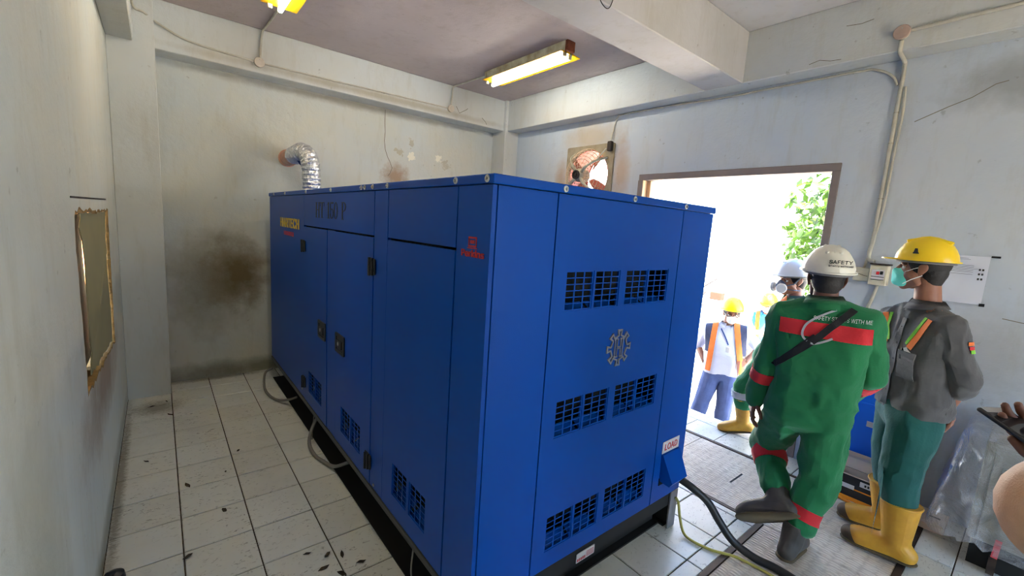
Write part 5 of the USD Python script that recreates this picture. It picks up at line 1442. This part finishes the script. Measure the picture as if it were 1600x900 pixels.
part('id_card', cbx(*(lambda c: (c[0] - .03, c[0] + .0, c[1] - .02, c[1] + .02, c[2], c[2] + .06))(v_.w((.0, -.165, .50))), .002), M['label_white'], v_.t)
part('lanyard', strap_on(shv, [v_.w((-.10, 0, .73)), v_.w((-.05, 0, .65)), v_.w((-.01, 0, .57))], v_.a, .012, .003), M['pipe_blue'], v_.t)
part('belt', strip(tr_, [bzv(.265), (v_.w((0, 0, .295)), -up3)], .006), M['black_cloth'], v_.t, smooth=True)
wm = hullm([((0, .07, -.048), (.05, .05, .05)), ((0, .1, -.03), (.022, .03, .028))]) - hullm([((0, .0, .0), (.075, .074, .13))])
mp = part('face_mask', v_.H.mesh(tm(wm.refine_to_length(.012))), M['mask_white'], v_.t, smooth=50, label='white cup mask')
for s in (1, -1):
    part('ear_loop', tube(v_.H(np.array([(s * .045, .07, -.03), (s * .07, .03, .0), (s * .082, -.012, .02)])), .003, 6), M['mask_white'], mp)
    gl = part('glasses', tube(v_.H(np.array([(s * .032 + .022 * math.cos(a), .098, .006 + .016 * math.sin(a)) for a in np.linspace(0, 2 * np.pi, 17)])), .0025, 5), M['black_plastic'], v_.t)
    part('temple', tube(v_.H(np.array([(s * .054, .096, .01), (s * .076, .04, .012), (s * .083, -.01, .012)])), .0025, 5), M['black_plastic'], gl)
helmet(v_.t, v_.H, M['hat_yellow'], label='yellow hard hat', tilt=.12, size=1.02)
for q_, tv in (('L', (-.30, -.16, -.545)), ('R', (.03, -.17, -.545))):
    boot(v_.t, v_.J['an' + q_], v_.w(tv), v_.J['an' + q_] + [0, 0, .12], M['boot_dark'], .1, name='shoe')

# --- the man in the cyan shirt further off
c_ = Person('person in cyan shirt and orange-striped vest leaning forward in the yard with clasped hands', (7.0, 2.25), dict(
    head=(-.255, -.06, .805), neck=(-.27, .03, .66), shL=(-.44, .05, .58), shR=(-.10, .05, .60), elL=(-.44, -.08, .34), wrL=(-.34, -.24, .40), elR=(-.10, -.06, .38), wrR=(-.27, -.25, .42),
    waist=(-.25, .16, .33), pelvis=(-.24, .28, .13), hipL=(-.33, .28, .10), hipR=(-.15, .28, .10), knL=(-.36, .02, -.10), anL=(-.36, .2, -.50), knR=(-.12, .02, -.10), anR=(-.12, .2, -.50)))
c_.start(c_.w((-.25, .2, -.6)))
c_.body(M['skin'], (-.2, -.95, -.25), (0, -.1, 1), {'L': ((.6, -.4, .1), (-.2, -.5, .8), -1, .7), 'R': ((-.7, -.3, 0), (.2, -.5, .8), 1, .7)})
c_.hair(-.05); c_.eyes()
shc = folds(soft(c_.torso(.066, .115, .125, .12, .09) + c_.arm('L', .07, .058, .05, .6) + c_.arm('R', .07, .058, .05, .6), .03, 8), .007, np.array([8, 8, 6]), 81)
ss = part('shirt', shc, M['cyan_shirt'], c_.t, smooth=True)
part('trousers', folds(soft([hullm([(c_.J['pelvis'], .115), (c_.J['hipL'], .108), (c_.J['hipR'], .108)])] + c_.leg('L', .105, .085, .07) + c_.leg('R', .105, .085, .07), .03, 8), .007, np.array([8, 8, 5]), 82), M['khaki'], c_.t, smooth=True)
cc = (c_.J['shL'] + c_.J['shR']) / 2; sxc = unit(c_.J['shR'] - c_.J['shL'])
for s in (1, -1):
    q = strip(shc, [(cc + sxc * s * .07, sxc * s), (cc + sxc * s * .125, -sxc * s), (c_.w((0, 0, .2)), up3)], .010)
    if q is not None:
        part('orange_strip', q, M['orange_cloth'], ss, smooth=True, label='orange strip of the vest')
c_.collar(M['cyan_shirt'], .07, .03)
wm = hullm([((0, .07, -.048), (.05, .05, .05)), ((0, .1, -.03), (.022, .03, .028))]) - hullm([((0, .0, .0), (.075, .074, .13))])
part('face_mask', c_.H.mesh(tm(wm.refine_to_length(.014))), M['mask_white'], c_.t, smooth=50)
helmet(c_.t, c_.H, M['hat_yellow'], label='yellow hard hat')
for q_, tv in (('L', (-.38, .0, -.545)), ('R', (-.10, .0, -.545))):
    boot(c_.t, c_.J['an' + q_], c_.w(tv), c_.J['an' + q_] + [0, 0, .12], M['boot_dark'], .1, name='shoe')
st = thing('concrete_block', 'pale concrete block just behind the leaning man in the cyan shirt', 'block', c_.w((-.24, .56, -.6)))
bo = c_.w((-.24, .56, 0))
part('block', cbx(bo[0] - .14, bo[0] + .2, bo[1] - .3, bo[1] + .3, -.6, -.03, .01), M['concrete'], st)

# --- the two people at the right edge, mostly out of the picture
n_ = Person('person at the right edge of the picture showing only a bare bent elbow', (1.02, -.40), dict(
    head=(-.02, .015, 1.63), neck=(0, 0, 1.455), shL=(0, 0, 1.4), shR=(0, 0, 1.4), elL=(0, 0, 0), wrL=(0, 0, 0), elR=(.14, .17, 1.10), wrR=(.05, .22, .92),
    waist=(0, 0, 1.08), pelvis=(0, 0, .92), hipL=(-.045, -.072, .86), hipR=(.045, .072, .86), knL=(-.05, -.075, .47), anL=(-.05, -.075, .09), knR=(.05, .075, .47), anR=(.05, .075, .09)))
n_.J['elL'] = np.array([.688, -.058, 1.452])
n_.J['wrL'] = np.array([.85, -.15, 1.58])
n_.J['shL'] = np.array([.905, -.245, 1.385])
n_.J['shR'] = np.array([1.135, -.555, 1.37])
n_.start(n_.w((0, 0, 0)))
n_.body(M['skin_tan'], (-.85, .526, 0), (0, 0, 1), {'L': ((.25, .9, .15), (-.6, .1, .8), 1, .75), 'R': ((-.3, .2, -.9), (.6, .6, 0), 1, .4)},
        extra=[hullm([(n_.J['elL'], .060), (n_.J['elL'] * .45 + n_.J['shL'] * .55, .058)]).refine_to_length(.012), hullm([(n_.J['elL'] + np.array([.0, -.01, .0]), .052), (n_.J['elL'] * .5 + n_.J['wrL'] * .5, .042)]).refine_to_length(.012)])
n_.collar(M['dark_shirt'], .074, .03, open_=.4)
n_.hair(-.06); n_.eyes()
part('shirt', folds(soft(n_.torso(.066, .11, .115, .12, .085) + n_.arm('R', .07, .06, .05, .05) + chain([(n_.J['shL'], .07), (n_.J['shL'] * .75 + n_.J['elL'] * .25, .066)]), .03, 8), .006, np.array([8, 8, 6]), 91), M['dark_shirt'], n_.t, smooth=True)
part('trousers', folds(soft([hullm([(n_.J['pelvis'], .115), (n_.J['hipL'], .108), (n_.J['hipR'], .108)])] + n_.leg('L') + n_.leg('R'), .03, 8), .006, np.array([8, 8, 5]), 92), M['denim'], n_.t, smooth=True)
for q_ in 'LR':
    boot(n_.t, n_.J['an' + q_], n_.J['an' + q_] + n_.dirv((-.3, .9, 0)) * .17 - [0, 0, .03], n_.J['an' + q_] + [0, 0, .12], M['boot_dark'], .1, name='shoe')

ph = thing('mobile_phone', 'mobile phone held flat in a brown hand at the right edge', 'phone', (1.53, -.03, 1.33))
PT, PW, PL_ = np.array([1.519, .06, 1.337]), unit([.77, -.63, .014]), unit([-.58, -.76, -.27])
PL_ = unit(PL_ - PW * (PL_ @ PW)); PN = np.cross(PL_, PW)
if PN[2] < 0:
    PN = -PN
pf = (PT, PW, PL_, PN)
part('case', place(cat(rbx(0, .074, 0, .155, -.005, .005, .0045)), pf), M['black_plastic'], ph, smooth=30)
part('screen', place(cbx(.004, .070, .004, .151, .0048, .0056, .0003), pf), mat('phone_glass', (.02, .02, .022), .08), ph)
part('top_edge', place(cbx(.006, .068, .001, .020, .0056, .0060, .0001), pf), M['silver_cloth'], ph)
h_ = Person('person beyond the right edge of the picture whose brown hand holds a phone', (1.75, -.62), dict(
    head=(.10, .10, 1.60), neck=(.09, .10, 1.45), shL=(-.08, .18, 1.36), shR=(.26, .02, 1.36), elL=(-.1, .18, 1.1), wrL=(0, 0, 1.3), elR=(.32, .05, 1.08), wrR=(.22, .12, .92),
    waist=(.09, .1, 1.06), pelvis=(.09, .1, .90), hipL=(.0, .14, .85), hipR=(.18, .06, .85), knL=(.0, .14, .46), anL=(.0, .14, .09), knR=(.18, .06, .46), anR=(.18, .06, .09)))
h_.J['wrL'] = PT + PW * .105 + PL_ * .165 - PN * .035
h_.J['elL'] = h_.J['wrL'] + np.array([.10, -.22, -.10])
h_.start(h_.w((.09, .1, 0)))
fdir = unit(-PL_ * .9 - PW * .15 + PN * .12)
HFm = Frame(h_.J['wrL'], fdir, -PN * .8 + PW * .6)
h_.body(M['skin_dark'], (-.5, .8, -.2), (0, 0, 1), {'R': ((-.1, .2, -1), (.6, -.6, 0), 1, .4)}, extra=[mf(soft(hand_nodes(HFm, 1, .45), .006, 4))])
h_.hair(-.06); h_.eyes()
part('shirt', folds(soft(h_.torso(.066, .11, .115, .12, .085) + h_.arm('R', .07, .06, .05, .7) + h_.arm('L', .07, .06, .055, .15), .03, 8), .006, np.array([8, 8, 6]), 95), M['grey_cloth'], h_.t, smooth=True)
part('trousers', folds(soft([hullm([(h_.J['pelvis'], .115), (h_.J['hipL'], .108), (h_.J['hipR'], .108)])] + h_.leg('L') + h_.leg('R'), .03, 8), .006, np.array([8, 8, 5]), 96), M['teal_cloth'], h_.t, smooth=True)
for q_ in 'LR':
    boot(h_.t, h_.J['an' + q_], h_.J['an' + q_] + h_.dirv((-.3, .9, 0)) * .17 - [0, 0, .03], h_.J['an' + q_] + [0, 0, .12], M['boot_dark'], .1, name='shoe')
